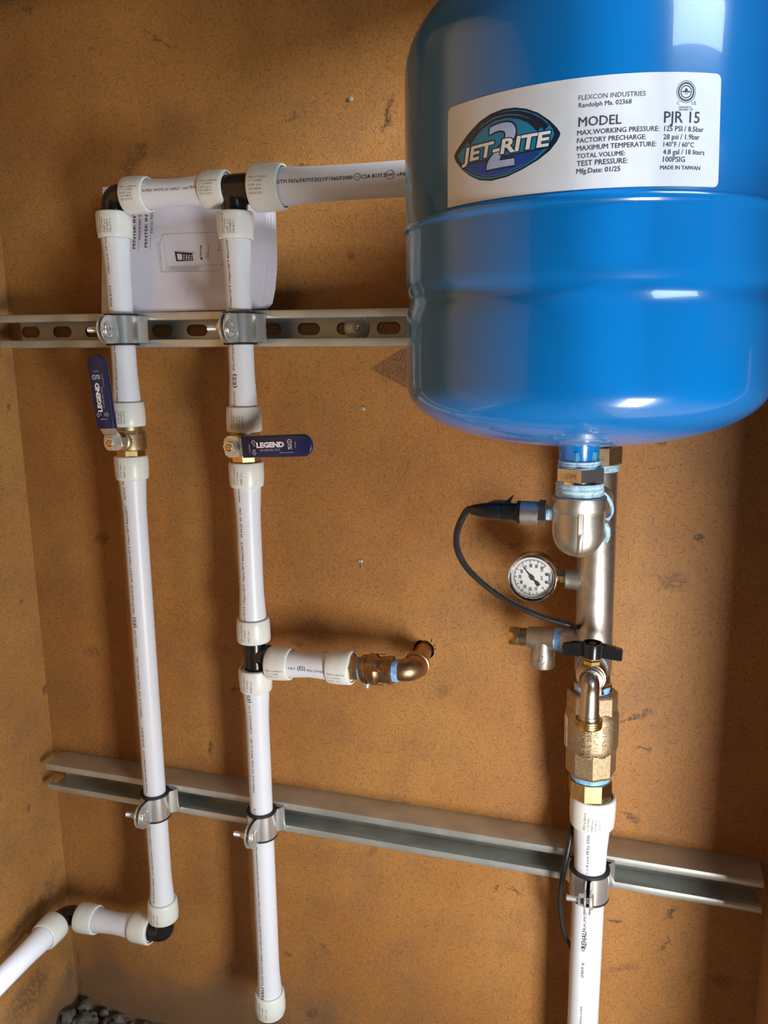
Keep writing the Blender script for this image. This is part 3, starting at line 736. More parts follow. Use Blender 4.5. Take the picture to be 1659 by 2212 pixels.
# ================================================================== ball valves
def ball_valve(label, fx, zc, direction):
    cx = fx(zc)
    t = thing('ball_valve', label, 'valve', (cx, OFF, zc), 'brass ball valves on the risers')
    bm = lathe(BM(), (cx, OFF, zc - 20), (0, 0, 1), [(0, 15.5), (9, 15.5), (9, 19), (10, 19.8), (28, 19.8), (29, 19.2), (31, 17.6), (33, 16.0), (40, 16.0)], 40)
    part('body', bm, 'brass_cast', t)
    part('end_hex', lathe(BM(), (cx, OFF, zc - 19.5), (0, 0, 1), [(0, 17.0), (.6, 17.8), (8.0, 17.8), (8.6, 17.0)], 8, rot=.25), 'brass', t, sharp=20)
    bm = BM(); lathe(bm, (cx, OFF, zc + 1.0), (0, 0, 1), [(0, 19.95), (.25, 19.95), (.25, 19.3), (.6, 19.3), (.6, 19.95), (.8, 19.95)], 40, cap=False)
    part('body_seam', bm, 'bronze_dark', t)
    # stem bonnet to the front
    sz = zc + 1
    bm = lathe(BM(), (cx, OFF - 15, sz), (0, -1, 0), [(0, 13.5), (3.5, 13), (5.5, 11), (6, 8.2), (13, 8.2), (13.5, 7.4)], 28)
    part('bonnet', bm, 'brass_cast', t)
    part('packing_nut', lathe(BM(), (cx, OFF - 27, sz), (0, -1, 0), [(0, 7.2), (4.2, 7.2), (4.8, 6.4)], 6), 'brass', t, sharp=20)
    # raised marks on the body
    g = text_geo('1"', 6.5, .015, ext=.5); g2 = text_geo('600', 4.6, .02, ext=.5); g3 = text_geo('CWP', 4.6, .02, ext=.5)
    bm = BM()
    add_geo(bm, tf(g3, .8, 1, 0, 0), cyl_fn((cx, OFF, zc), (0, 0, 1), 19.6, 4, -66, .2)); add_geo(bm, tf(g2, .8, 1, 0, 0), cyl_fn((cx, OFF, zc), (0, 0, 1), 19.6, 4, -84, .2)); add_geo(bm, tf(g, .9, .8), cyl_fn((cx, OFF, zc), (0, 0, 1), 19.6, 4, -45, .2))
    part('casting_marks', bm, 'brass_cast', t, sharp=30)
    # lever: steel strip cranked forward under a vinyl grip, in (along, across) coordinates
    tl = math.radians(3.0)
    A, B = (V(-math.sin(tl), 0, math.cos(tl)), V(-math.cos(tl), 0, -math.sin(tl))) if direction == 'up' else (V(math.cos(tl), 0, math.sin(tl)), V(-math.sin(tl), 0, math.cos(tl)))
    y0 = OFF - 32.0
    prof = [(-9.5, 0), (9.0, 0), (15.5, -6.0), (19.5, -9.5), (24, -10.5), (96, -11.5)]    # along, forward
    wid = [(-9.5, 5), (-8, 9.5), (-4, 12.2), (2, 12.4), (9, 10.6), (15.5, 9.8), (19.5, 9.8), (24, 9.8), (96, 9.8)]
    def wv(a):
        for (p, q), (p2, q2) in zip(wid, wid[1:]):
            if p <= a <= p2: return q + (q2 - q) * (a - p) / (p2 - p)
        return wid[-1][1]
    def fv(a):
        for (p, q), (p2, q2) in zip(prof, prof[1:]):
            if p <= a <= p2: return q + (q2 - q) * (a - p) / (p2 - p)
        return prof[-1][1]
    bm = BM(); st = [-9.5, -8, -4, 2, 9, 12, 15.5, 19.5, 24, 30]; rows = []
    C0 = V(cx, y0, sz)
    for a in st:
        w_ = wv(a); f_ = fv(a)
        rows.append([bm.verts.new(C0 + A * a + B * (sg * w_) + V(0, f_ + dz, 0)) for sg, dz in ((1, 0), (-1, 0), (-1, -2.2), (1, -2.2))])
    for R0, R1 in zip(rows, rows[1:]):
        for k in range(4): bm.faces.new((R0[k], R0[(k + 1) % 4], R1[(k + 1) % 4], R1[k]))
    bm.faces.new(rows[0][::-1]); bm.faces.new(rows[-1])
    # turned-down stop tab at one edge
    tb = [C0 + A * a + B * -12.0 + V(0, d, 0) for a, d in ((-5, 0), (5, 0), (5, 9), (-5, 9))]
    extrude_poly(bm, tb, B * 1.9)
    lever = part('lever', bm, 'zinc_bright', t, sharp=30, bevel=.4)
    gl = [(19, -10.0), (91.5, -10.0)] + [(91.5 + 8.5 * math.cos(a), 10.0 * math.sin(a)) for a in [math.radians(-80 + 160 * k / 12) for k in range(13)]] + [(91.5, 10.0), (19, 10.0)]
    g = plate_geo([gl], 6.2, 2.0)
    bm = add_geo(BM(), g, lambda a, b_, w: C0 + A * a + B * b_ + V(0, fv(a) - 1.1 - w, 0)); bmesh.ops.remove_doubles(bm, verts=bm.verts[:], dist=.002)
    for v in bm.verts: pass
    grip = part('grip', bm, 'navy_vinyl', lever, 'dark blue vinyl grip', sharp=50)
    face = lambda a, b_, w=0: C0 + A * a + B * b_ + V(0, fv(a) - 1.1 - 3.25, 0)
    gs = []
    def put(s, a, b_, size, width=None, bold=.012, rot=0):
        q = text_geo(s, size, bold)
        x0, x1 = geo_width(q); sc = (width / (x1 - x0)) if width else 1
        gs.append(tf(tf(q, sc, 1, -x0 * sc, 0), 1, 1, a, b_, rot))
    put('LEGEND', 37, -.6, 7.6, 33, .055)
    put('NO LEAD BALL VALVE', 41, -4.6, 3.1, 24, .01)
    put('600WOG CW617N 0.14', 64, -7.4, 1.6, 16, .02)
    put('ON', 32.5, 1.2, 2.0, 3.2, .03); put('OFF', 31.5, -4.2, 2.0, 4.2, .03)
    for s in (1, -1):
        c = 5.0 if s == 1 else -6.2
        gs.append(ribbon([(32.4, c - s * 1.0), (32.4, c + s * .2), (30.9, c + s * .2), (33.6, c + s * 2.6), (36.3, c + s * .2), (34.8, c + s * .2), (34.8, c - s * 1.0)], .45, True))
    put('S.1009890', 29.0, -5.8, 1.7, 9, .02, math.pi / 2)
    gs.append(ribbon(circ(2.5, 20, 76.5, 4.6), .5, True)); put('NSF', 74.9, 3.9, 1.9, 3.3, .03)
    gs.append(ribbon([(74.4, -3.2), (74.4, 1.0), (78.6, 1.0), (78.6, -3.2)], .45, True)); gs.append(ribbon([(74.4, -3.6), (78.8, 1.2)], .5)); put('FM', 75, -2.2, 2.2, 3, .03)
    put('6000909', 83.6, -2.6, 1.6, 7.5, .02, math.pi / 2)
    bm = add_geo(BM(), merge(gs), face)
    o = flatpart('print', bm, 'print_white', lever)
    # stem end and nut
    bm = lathe(BM(), (cx, y0 - 2.2, sz), (0, -1, 0), [(0, 9.6), (1.0, 9.6), (1.2, 7.8), (6.0, 7.8), (6.8, 6.8), (6.8, 4.8), (4.0, 4.8), (4.0, 0)], 6, rot=.3)
    part('nut', bm, 'zinc_bright', t, sharp=20)
    part('stem', lathe(BM(), (cx, OFF - 30, sz), (0, -1, 0), [(0, 4.2), (10.2, 4.2), (10.9, 3.5), (10.9, 0)], 18), 'brass', t)
    return t
ball_valve('brass ball valve on the left riser, blue lever pointing up', LXa, -99.5, 'up')
ball_valve('brass ball valve on the middle riser, blue lever pointing right', MX, -101.5, 'right')

# ================================================================== manual behind the pipes
def manual():
    P0 = V(-398, -36, 51.5); P1 = V(-398, -14, 200)          # bottom and top of the leaning cover plane
    n = (P1 - P0).cross(V(1, 0, 0)).normalized(); up = (P1 - P0).normalized()
    if n.y > 0: n = -n
    def onp(px, py):
        d = ray(px, py); k = (P0 - CAM_POS).dot(n) / d.dot(n); return CAM_POS + d * k
    def uv(px, py): p = onp(px, py) - P0; return p.x, p.dot(up)
    fn = lambda lift: (lambda u, v, w=0: P0 + V(u, 0, 0) + up * v + n * (lift + w))
    t = thing('manual', 'white printed instruction manual leaning on the upper strut behind the pipes', 'manual', (-500, -36, 51))
    L = uv(222, 404)[0]; T = uv(222, 404)[1]
    def sheet(edge, lift, name, label=None, th=.35):
        lp = [(L, .2)] + edge + [(L, T)]
        g = plate_geo([lp], th)
        bm = add_geo(BM(), g, lambda u, v, w: fn(lift)(u, v, w) + V(0, 0, 0)); bmesh.ops.remove_doubles(bm, verts=bm.verts[:], dist=.001)
        return part(name, bm, 'paper', t, label, sharp=None)
    E_ = lambda pts: [uv(*p) for p in pts]
    sheet([(u, max(v, .2)) for u, v in E_([(575, 671), (586, 655), (592, 625), (596, 580), (596, 540), (592, 440), (590, 404)])], -3.0, 'back_cover', th=.4)
    sheet([(u, max(v, .4)) for u, v in E_([(572, 671), (581, 655), (588, 625), (591, 575), (590, 520), (585, 440), (583, 404)])], -1.8, 'page')
    sheet([(u, max(v, .4)) for u, v in E_([(562, 671), (574, 655), (581, 620), (584, 575), (583, 520), (580, 440), (578, 404)])], -.9, 'page')
    cov = sheet([(u, max(v, .4)) for u, v in E_([(553, 671), (560, 655), (568, 620), (574, 560), (576, 500), (576, 440), (575, 404)])], .2, 'cover')
    gs = []; pale = []
    Zm = lambda zx, zy: (160 + zx / 3.318, 320 + zy / 3.318)
    def vtext(s, zx, zy0, zy1, cap, bold=.0, dst=gs):
        """text reading upward at zoom column zx from zy0 (bottom) to zy1"""
        u0, v0 = uv(*Zm(zx, zy0)); u1, v1 = uv(*Zm(zx, zy1))
        g = text_geo(s, cap / .73, bold); a, b_ = geo_width(g); sc = (v1 - v0) / (b_ - a)
        dst.append(tf(tf(g, sc, 1, -a * sc, 0), 1, 1, u0, v0, math.pi / 2))
    vtext('PENTEK INTELLIDRIVE', 441, 722, 240, 3.9, .02); vtext('MANUAL DEL USUARIO', 481, 655, 255, 3.6, 0); vtext('PENTEK INTELLIDRIVE', 526, 712, 230, 3.9, .02); vtext('PID10, PID20, PID30', 566, 608, 330, 2.5, .01)
    def line(pts, w=.30, closed=False, dst=gs): dst.append(ribbon([uv(*Zm(*p)) for p in pts], w, closed))
    line([(462, 735), (470, 480)], .35); line([(548, 732), (552, 470)], .35)
    # line drawing of the drive cabinet
    line([(635, 617), (1022, 602), (1068, 835), (668, 850)], .32, True)
    line([(635, 617), (612, 700)], .3); line([(668, 850), (650, 888)], .3); line([(1068, 835), (1035, 878), (650, 888), (628, 886)], .32)
    line([(612, 700), (636, 886)], .3); line([(598, 684), (612, 682)], .3); line([(598, 684), (624, 886), (650, 888)], .3)
    line([(617, 782), (623, 775), (630, 782)], .3)
    for k in range(13):
        x = 680 + k * 17; line([(x, 884), (x + 22, 852)], .22)
        line([(x, 866), (x + 12, 850)], .18)
    for y in (858, 868, 877): line([(668, y), (905 - (y - 858), y - 6)], .16)
    gs.append(plate_geo([[uv(*Zm(*p)) for p in ((722, 742), (848, 752), (856, 808), (734, 812))], [uv(*Zm(*p)) for p in ((738, 757), (774, 759), (778, 800), (746, 802))]], 0))
    line([(722, 742), (750, 736), (874, 752), (850, 757)], .3, True)
    vtext('PENTAIR', 915, 778, 695, 2.4, .03); vtext('PENTEK', 954, 790, 745, 1.2, .02); vtext('INTELLIDRIVE', 966, 792, 700, 1.0, .02)
    gs.append(plate_geo([[uv(*Zm(*p)) for p in ((905, 791), (914, 780), (925, 792), (914, 803))]], 0)); line([(1030, 735), (1042, 735), (1038, 712)], .3)
    vtext('8 x', 1042, 738, 705, 1.6, .02)
    add_geo_b = merge(gs)
    flatpart('print', add_geo(BM(), add_geo_b, lambda u, v, w: fn(.46)(u, v, 0)), 'print_black', cov)
    # keypad buttons
    kb = []
    for i in range(3):
        for j in range(4):
            u0, v0 = uv(*Zm(789 + 18 * j, 768 + 15 * i + j * .8)); kb.append(plate_geo([circ(.85 if not (j in (1, 2) and i == 1) else 1.2, 10, u0, v0)], 0))
    flatpart('keypad_print', add_geo(BM(), merge(kb), lambda u, v, w: fn(.50)(u, v, 0)), 'paper', cov)
    sm = []
    for (pts, w) in (([(640, 580), (655, 592)], 2.2), ([(680, 960), (690, 930), (700, 965)], 1.8), ([(555, 1050), (560, 1082)], 1.4), ([(812, 1010), (818, 1040)], 2.2), ([(458, 1060), (456, 1080)], 1.2)):
        sm.append(ribbon([uv(*Zm(*p)) for p in pts], w))
    flatpart('smudge', add_geo(BM(), merge(sm), lambda u, v, w: fn(.44)(u, v, 0)), 'sticker_white', cov, 'pale brown water smudges')
    inner = []
    vtext('PENTAIR  Page Two', 1299, 1065, 965, 1.6, .0, inner); vtext('Installation, operation and service', 1328, 1105, 890, 1.4, .0, inner)
    flatpart('print', add_geo(BM(), merge(inner), lambda u, v, w: fn(-.66)(u, v, 0)), 'print_grey', cov)
manual()

# ================================================================== bronze fittings of the branch
def ribs(L, r, n, amp=.5):
    out = []
    for k in range(n):
        s = L * k / n; out += [(s, r - amp), (s + L / n * .3, r), (s + L / n * .7, r), (s + L / n, r - amp)]
    return out
bd = V(196, 0, 8.5).normalized()
bp = lambda x: V(x, OFF, BZf(x))
t = thing('pex_adapter', 'small brass PEX adapter at the right end of the branch pipe', 'adapter', bp(-294))
part('hex', lathe(BM(), bp(-299), bd, [(0, 15.0), (10.5, 15.0), (11.2, 14.2), (11.2, 10)], 6, rot=.2), 'brass', t, sharp=20)
part('sealing_tape', lathe(BM(), bp(-288.5), bd, ribs(3.5, 13.6, 2), 28), 'tape_blue', t)
t = thing('pipe_coupling', 'dark bronze ribbed coupling between branch adapter and wall elbow', 'coupling', bp(-268))
part('body', lathe(BM(), bp(-285), bd, [(0, 14.5), (.8, 16.3), (5.5, 16.3), (6.2, 15.4), (8, 15.4), (8.6, 17.6), (17, 17.8), (18, 16.6), (20, 15.2), (24, 14.4), (25, 15.6), (31, 15.6), (32, 16.4), (37, 16.2), (38, 14.6), (38, 11)], 40), 'bronze_dark', t)
for k in range(4):
    a = math.radians(20 + 90 * k); q = V(0, -math.cos(a), math.sin(a)); w = bd.cross(q)
    c = bp(-276) + q * 17.0
    part('rib', extrude_poly(BM(), [c - w * 2.4, c + w * 2.4, c + w * 2.4 + q * 1.1, c - w * 2.4 + q * 1.1], bd * 17), 'bronze_dark', t, bevel=.3)
part('test_plug', lathe(BM(), bp(-277) + V(0, -8, -15), (-.1, -.25, -1), [(0, 3.2), (4.5, 3.2), (5.2, 2.5), (5.2, 0)], 14), 'zinc_strut', t)
t = thing('wall_elbow', 'dark bronze street elbow turning from the branch into the wall hole', 'elbow', bp(-226))
part('sealing_tape', lathe(BM(), bp(-247.5), bd, ribs(7, 13.2, 4), 28), 'tape_blue', t)
c0 = bp(-246); ce = V(HOLE[0] + 1, OFF, BZf(-226))
pts = [c0, bp(-241)] + [V(ce.x - 17 + 17 * math.sin(a), OFF + 17 - 17 * math.cos(a), ce.z) for a in [math.pi / 2 * k / 9 for k in range(10)]] + [V(ce.x, OFF + 21, ce.z)]
part('body', sweep(BM(), pts, [11.8, 11.9] + [12.2, 12.6, 13, 13.3, 13.5, 13.6, 13.7, 13.8, 13.9, 14] + [14.2], 28), 'bronze_dark', t, sharp=50)
nd_ = (V(HOLE[0], 0, HOLE[1]) - V(ce.x, OFF + 20, ce.z)).normalized()
part('collar', lathe(BM(), V(ce.x, OFF + 18, ce.z), nd_, [(0, 14.2), (.8, 15.6), (5.6, 15.6), (6.4, 14.6), (6.4, 9)], 32), 'bronze_dark', t)
t = thing('pipe_nipple', 'short galvanized nipple entering the drilled hole in the wall', 'pipe', V(ce.x, OFF + 25, ce.z))
part('tube', lathe(BM(), V(ce.x, OFF + 22, ce.z), nd_, [(0, 10.6), (48, 10.6)], 28), 'bronze_dark', t)
part('thread_end', lathe(BM(), V(ce.x, OFF + 24, ce.z), nd_, [(0, 11.4), (3, 11.6), (5, 11.2), (7, 10.7)], 28), 'stainless', t)

# ================================================================== the manifold
HX = lambda z: -26.5 + 4.0 * (-z - 120) / 360        # axis of the right column
hp = lambda z: V(HX(z), OFFR, z)
DN = V(4.0, 0, -360).normalized()
t = thing('manifold', 'vertical stainless manifold pipe behind and below the tank', 'manifold', hp(-230))
hb = zf(1288, 1432, 80)
ztop = zf(1290, 1016, 63)
Hlen = ztop - (hb - 20)
part('tube', lathe(BM(), hp(ztop), DN, [(0, 16.5), (1, 18.8), (2.4, 19.3), (Hlen - 12, 19.3), (Hlen - 5, 18.8), (Hlen, 16.5)], 48), 'stainless', t)
part('sealing_tape', lathe(BM(), hp(ztop + 7.5), DN, [(0, 18.4), (.6, 20.4)] + [(.6 + s, r) for s, r in ribs(6.6, 20.8, 4, .4)] + [(8, 18)], 32), 'tape_pale', t)
gz = zf(1240, 1250, 63); rz = zf(1230, 1384, 63)
part('gauge_port', lathe(BM(), V(HX(gz) - 12, OFFR, gz), (-1, 0, 0), [(0, 12.6), (5, 12.6), (11, 11.2), (17.5, 11.2), (18.5, 10.4), (18.5, 5)], 32), 'stainless', t)
part('relief_port', lathe(BM(), V(HX(rz) - 6, OFFR, rz), (-1, 0, 0), [(0, 15.5), (12, 15.0), (18, 13.4), (27, 13.2), (28, 12.6), (28, 6)], 32), 'stainless', t)
dz = zf(1274, 1441, 92)
part('drain_port', lathe(BM(), V(HX(dz), OFFR - 6, dz), (0, -1, 0), [(0, 17.5), (14, 17.2), (17, 16.4), (22, 16.4), (23, 15.6), (23, 8)], 36), 'stainless', t)
EZ = -148.0; EX = -35.5; EY = -230.0
part('tank_port', lathe(BM(), V(HX(EZ), OFFR - 4, EZ), V(EX - HX(EZ), EY - OFFR, 0), [(0, 16.7), (140, 16.7)], 32), 'stainless', t)
t = thing('pex_adapter', 'brass hexagon adapter on top of the manifold, half hidden behind the tank nozzle', 'adapter', hp(ztop + 15))
part('hex', lathe(BM(), hp(ztop + 25.0), DN, [(0, 22), (.8, 23.0), (17.2, 23.0), (18, 22.0)], 6, rot=.55), 'brass_cast', t, sharp=20)
part('barb', lathe(BM(), hp(ztop + 60), DN, [(0, 15), (36, 15)], 24), 'brass', t)

# ------------------------------------------------ pressure gauge
def gauge():
    c = at(1149, 1250, 80); cx, cz = c.x, c.z
    t = thing('pressure_gauge', 'round chrome pressure gauge with white dial on the manifold', 'gauge', (cx, -63, cz))
    R = 26.2; yf = -81.0
    part('case', lathe(BM(), (cx, -53, cz), (0, -1, 0), [(0, 15), (1, 22), (3, 24.6), (20, 24.8), (21, 24.8)], 48), 'stainless_smooth', t)
    part('bezel', lathe(BM(), (cx, -73, cz), (0, -1, 0), [(0, 24.8), (0, R - .3), (1, R), (5.5, R), (7.6, R - .6), (8.6, R - 1.8), (8.3, R - 2.8), (7.2, R - 3.4), (5.4, R - 3.9), (4.2, R - 4.4)], 64, cap=False), 'chrome', t)
    part('dial', lathe(BM(), (cx, -74.5, cz), (0, -1, 0), [(0, 23), (.8, 23), (.8, 0)], 48), 'dial_white', t)
    fn = lambda a, b_, w=0: V(cx - b_, -75.5 - w, cz + a)       # a up the picture (text direction), b to the left
    gs = []
    hub = (-.4, .8)
    def pol(v, r):           # v psi -> dial coordinates
        ang = math.radians(45 + 2.7 * v)          # clockwise from right in the picture
        x = math.cos(ang) * r; y = math.sin(ang) * r      # x right, y down
        return (-y, -x)
    for v in range(0, 101):
        big = v % 10 == 0; md = v % 5 == 0
        r0, r1 = (15.9, 19.4) if big else ((17.2, 19.4) if md else (18.0, 19.4))
        gs.append(ribbon([pol(v, r0), pol(v, r1)], .62 if big else (.36 if md else .2)))
    gs.append(ribbon([pol(v, 19.4) for v in range(0, 101, 2)], .3))
    for v in range(0, 101, 10):
        r = 13.0 if v not in (0, 100) else (13.6 if v else 14.6)
        a, b_ = pol(v, r); g = text_geo(str(v), 4.5 if v else 3.2, .022, align='CENTER'); gs.append(tf(g, .88, 1, a, b_ - 1.6))
    g = text_geo('psi', 4.6, -.005, align='CENTER'); gs.append(tf(g, .9, 1, 0, -10.6))
    flatpart('print', add_geo(BM(), merge(gs), lambda a, b_, w: fn(a, b_, .05)), 'print_black', t)
    g = text_geo('BOSHART', 3.1, .03, align='CENTER')
    flatpart('maker_print', add_geo(BM(), tf(g, .92, 1, 0, -18.6), lambda a, b_, w: fn(a, b_, .05)), 'print_blue', t)
    bm = BM()
    for a in (4.2, -4.2): lathe(bm, fn(a, -14.8), (0, -1, 0), [(0, 1.7), (.5, 1.6), (.5, .8), (.1, .6), (.1, 0)], 14)
    part('rivet', bm, 'stainless_smooth', t)
    # pointer at 68 psi
    ang = math.radians(45 + 2.7 * 68); d = Vector((-math.sin(ang), -math.cos(ang))); q = Vector((-d.y, d.x))
    def P(s, w): p = d * s + q * w; return (p.x, p.y)
    lp = [P(16.8, .12), P(3, .95), P(-6, 1.0), P(-7, 2.0), P(-10.8, 2.1), P(-10.8, -2.1), P(-7, -2.0), P(-6, -1.0), P(3, -.95), P(16.8, -.12)]
    bm = add_geo(BM(), plate_geo([lp], .5), lambda a, b_, w: fn(a, b_, 1.2 + w)); bmesh.ops.remove_doubles(bm, verts=bm.verts[:], dist=.001)
    part('pointer', bm, 'print_black', t, sharp=20)
    part('hub', lathe(BM(), fn(0, 0, 0), (0, -1, 0), [(0, 2.6), (2.3, 2.6), (2.3, 2.0), (2.6, 1.9), (2.6, 0)], 20), 'stainless_smooth', t)
    part('lens', lathe(BM(), (cx, -78.6, cz), (0, -1, 0), [(0, 0), (0, 22.6), (.8, 22.6), (.8, 0)], 40), 'gauge_glass', t, sharp=30)
    part('stem', lathe(BM(), (cx + 24, -63, cz), (1, 0, 0), [(0, 5.5), (3, 5.5), (3, 6), (4, 7.4), (12.4, 7.4), (13.0, 6.6), (13, 5)], 6, rot=.3), 'brass', t, sharp=20)
    part('sealing_tape', lathe(BM(), (cx + 37, -63, cz), (1, 0, 0), [(0, 5), (0, 6.8), (1, 7.6), (3.6, 7.6), (4.6, 6.8)], 24), 'tape_blue', t)
gauge()

# ------------------------------------------------ relief valve
def relief():
    x0 = xf(1225, 1384, 72); z = rz
    t = thing('relief_valve', 'pressure relief valve with brass cap on the left of the manifold', 'valve', (x0 - 25, OFFR, z))
    A = (-1, 0, 0); tx = HX(z) - 33
    part('sealing_tape', lathe(BM(), (tx, OFFR, z), A, [(0, 10)] + ribs(8.4, 12.8, 4, .6) + [(8.4, 10)], 30), 'tape_blue', t)
    L = tx - 8 - xf(1137, 1380, 66)
    part('body', lathe(BM(), (tx - 7.6, OFFR, z), A, [(0, 12.8), (1, 13.1), (2.4, 12.6), (L - 3, 11.8), (L - 1.5, 11.4), (L, 10), (L, 6)], 36), 'stainless', t)
    part('outlet', lathe(BM(), (tx - 20, OFFR - 2, z - 2), (0, 0, -1), [(0, 10.5), (9, 12.2), (13, 13.2), (27.5, 13.4), (28.6, 12.8), (28.6, 10.6), (22, 10.4), (22, 0)], 36), 'stainless', t)
    # arrow cast on the outlet
    lp = [(-1.5, 5), (1.5, 5), (1.5, -1), (3.6, -1), (0, -6), (-3.6, -1), (-1.5, -1)]
    bm = add_geo(BM(), ribbon(lp, .9, True), lambda u, v, w: cyl_fn((tx - 20, OFFR - 2, z - 20), (0, 0, 1), 13.3, v, -2, .25)(0, -u))
    for f in bm.faces[:]: pass
    r = bmesh.ops.extrude_face_region(bm, geom=bm.faces[:]); 
    for v in [e for e in r['geom'] if isinstance(e, bmesh.types.BMVert)]: v.co.y -= .5
    part('arrow', bm, 'stainless', t, sharp=30)
    xc = tx - 7.6 - L
    part('cap', lathe(BM(), (xc + 1, OFFR, z), A, [(0, 9.4), (10.6, 9.4), (10.6, 9.9), (19, 9.9), (20.2, 9.0), (20.2, 0)], 40), 'brass', t)
    bm = BM()
    for s in (2.2, 4.6, 7.0): lathe(bm, (xc + 1, OFFR, z), A, [(s, 9.2), (s, 9.7), (s + 1.0, 9.7), (s + 1.0, 9.2)], 30, cap=False)
    g = text_geo('75 PSI', 2.6, .02); add_geo(bm, tf(g, 1, 1, 0, -1), cyl_fn((xc - 13, OFFR, z), (1, 0, 0), 9.4, 4, 25, .3))
    part('cap_bands', bm, 'print_black', t, 'black printed bands on the brass cap')
relief()

# ------------------------------------------------ elbow, bushing and pressure sensor under the tank
t = thing('tank_elbow', 'cast stainless elbow under the tank nozzle', 'elbow', (EX, EY, EZ))
bm = lathe(BM(), (EX, EY, -121), (0, 0, -1), [(0, 20.2), (8, 20.2), (24, 20.4), (30, 20.0), (36, 18.4), (41, 15.4), (45, 11), (47.5, 5.5), (48.2, 0)], 40)
part('body', bm, 'stainless', t)
part('socket_band', lathe(BM(), (EX, EY, -117.5), (0, 0, -1), [(0, 16), (0, 21.0), (.8, 22.2), (10.5, 22.2), (12.5, 20.8), (14, 20.2)], 44), 'stainless', t)
part('rear_socket', lathe(BM(), (EX, EY + 4, EZ), (.012, 1, 0), [(0, 19.8), (22, 19.8), (24, 22.2), (34, 22.2), (35, 21.2), (35, 15)], 40), 'stainless', t)
prof = [(-129, 20.2), (-145, 20.4), (-151, 20.0), (-157, 18.4), (-162, 15.4), (-166, 11), (-168.5, 5.5)]
for az_ in (8, 100, -80):
    bm = BM()
    q = V(math.sin(math.radians(az_)), -math.cos(math.radians(az_)), 0); w = V(q.y, -q.x, 0)
    rows = [[bm.verts.new(V(EX, EY, z) + q * (r + e) + w * s) for s, e in ((-2.6, -.5), (-1.7, 1.1), (1.7, 1.1), (2.6, -.5))] for z, r in prof]
    for A_, B_ in zip(rows, rows[1:]):
        for k in range(3): bm.faces.new((A_[k], A_[k + 1], B_[k + 1], B_[k]))
    part('rib', bm, 'stainless', t, sharp=60)
lp = [at(1298, 1062, 212), at(1309, 1070, 206), at(1318, 1084, 204), at(1322, 1100, 204), at(1319, 1112, 206), at(1312, 1122, 210)]
part('sealant_thread', sweep(BM(), spline(lp, 5), 1.7, 8), 'tape_pale', t)
lp = [at(1304, 1130, 210), at(1311, 1142, 208), at(1312, 1156, 208), at(1306, 1170, 210)]
part('sealant_thread', sweep(BM(), spline(lp, 5), [2.6] * 16, 8), 'tape_pale', t)
t = thing('hex_bushing', 'stainless hexagon bushing between tank nozzle and elbow', 'bushing', (EX, EY, -102))
part('hex', lathe(BM(), (EX, EY, -93.0), (0, 0, -1), [(0, 19), (1.0, 21.0), (11.2, 21.0), (12.2, 19.6), (12.2, 17.5), (15, 17.5)], 6, rot=.95), 'stainless_smooth', t, sharp=20)
part('washer_face', lathe(BM(), (EX, EY, -104.5), (0, 0, -1), [(0, 18.6), (2.6, 18.6), (3, 18)], 36), 'chrome', t)
part('sealing_tape', lathe(BM(), (EX, EY, -106.5), (0, 0, -1), [(0, 17)] + [(s, r) for s, r in ribs(11.5, 19.6, 3, .35)] + [(12.4, 20.8), (13.8, 20.2), (13.8, 16)], 36), 'tape_pale', t)
bm = BM()
g = text_geo('[304]', 6, .02, ext=.25); add_geo(bm, tf(g, .8, .9), lambda u, v, w: V(EX, EY, -101.6) + V(-14.2 + u * .92, -17.9 - u * .30 + .0, v) + V(-.3, -.95, 0) * (w + .55))
part('casting_marks', bm, 'stainless_smooth', t)

t = thing('pressure_sensor', 'steel pressure transducer with black plug and looping black cable', 'sensor', (-60, EY, -134))
SZ = zf(1185, 1110, 230); sx = EX - 20.4
sd = V(-1, 0, .012).normalized(); sp = V(sx, EY, SZ)
part('thread', lathe(BM(), sp + sd * -2, sd, ribs(9.5, 5.6, 4, .7), 20), 'tape_pale', t)
part('hex', lathe(BM(), sp + sd * 5.6, sd, [(0, 9.5), (.8, 11.4), (6.6, 11.4), (7.4, 10.2)], 6, rot=.2), 'stainless_smooth', t, sharp=20)
part('body', lathe(BM(), sp + sd * 12.6, sd, [(0, 9.4), (.6, 10), (14.6, 10), (15.2, 9.4)], 36), 'stainless', t)
part('plug', lathe(BM(), sp + sd * 27, sd, [(0, 9.2), (.5, 10), (3.4, 10), (3.6, 8.2), (5.5, 7.6), (16, 7.6), (16.4, 6.9), (18, 7.2), (24, 7.2), (32, 6.4), (41, 4.6), (43, 3.9), (43, 0)], 28), 'black_plastic', t)
bm = BM(); b0 = sp + sd * 40
extrude_poly(bm, [b0 + V(-16, -3, 7), b0 + V(4, -3, 7.2), b0 + V(4, -3, 9.4), b0 + V(-9, -3, 9.6), b0 + V(-11, -3, 9)], V(0, 6, 0))
extrude_poly(bm, [b0 + V(-1, -3, 8.6), b0 + V(4, -3, 8.6), b0 + V(6.5, -3, 14), b0 + V(5.6, -3, 14.2)], V(0, 6, 0))
part('latch', bm, 'black_plastic', t, bevel=.3)
e = sp + sd * 69
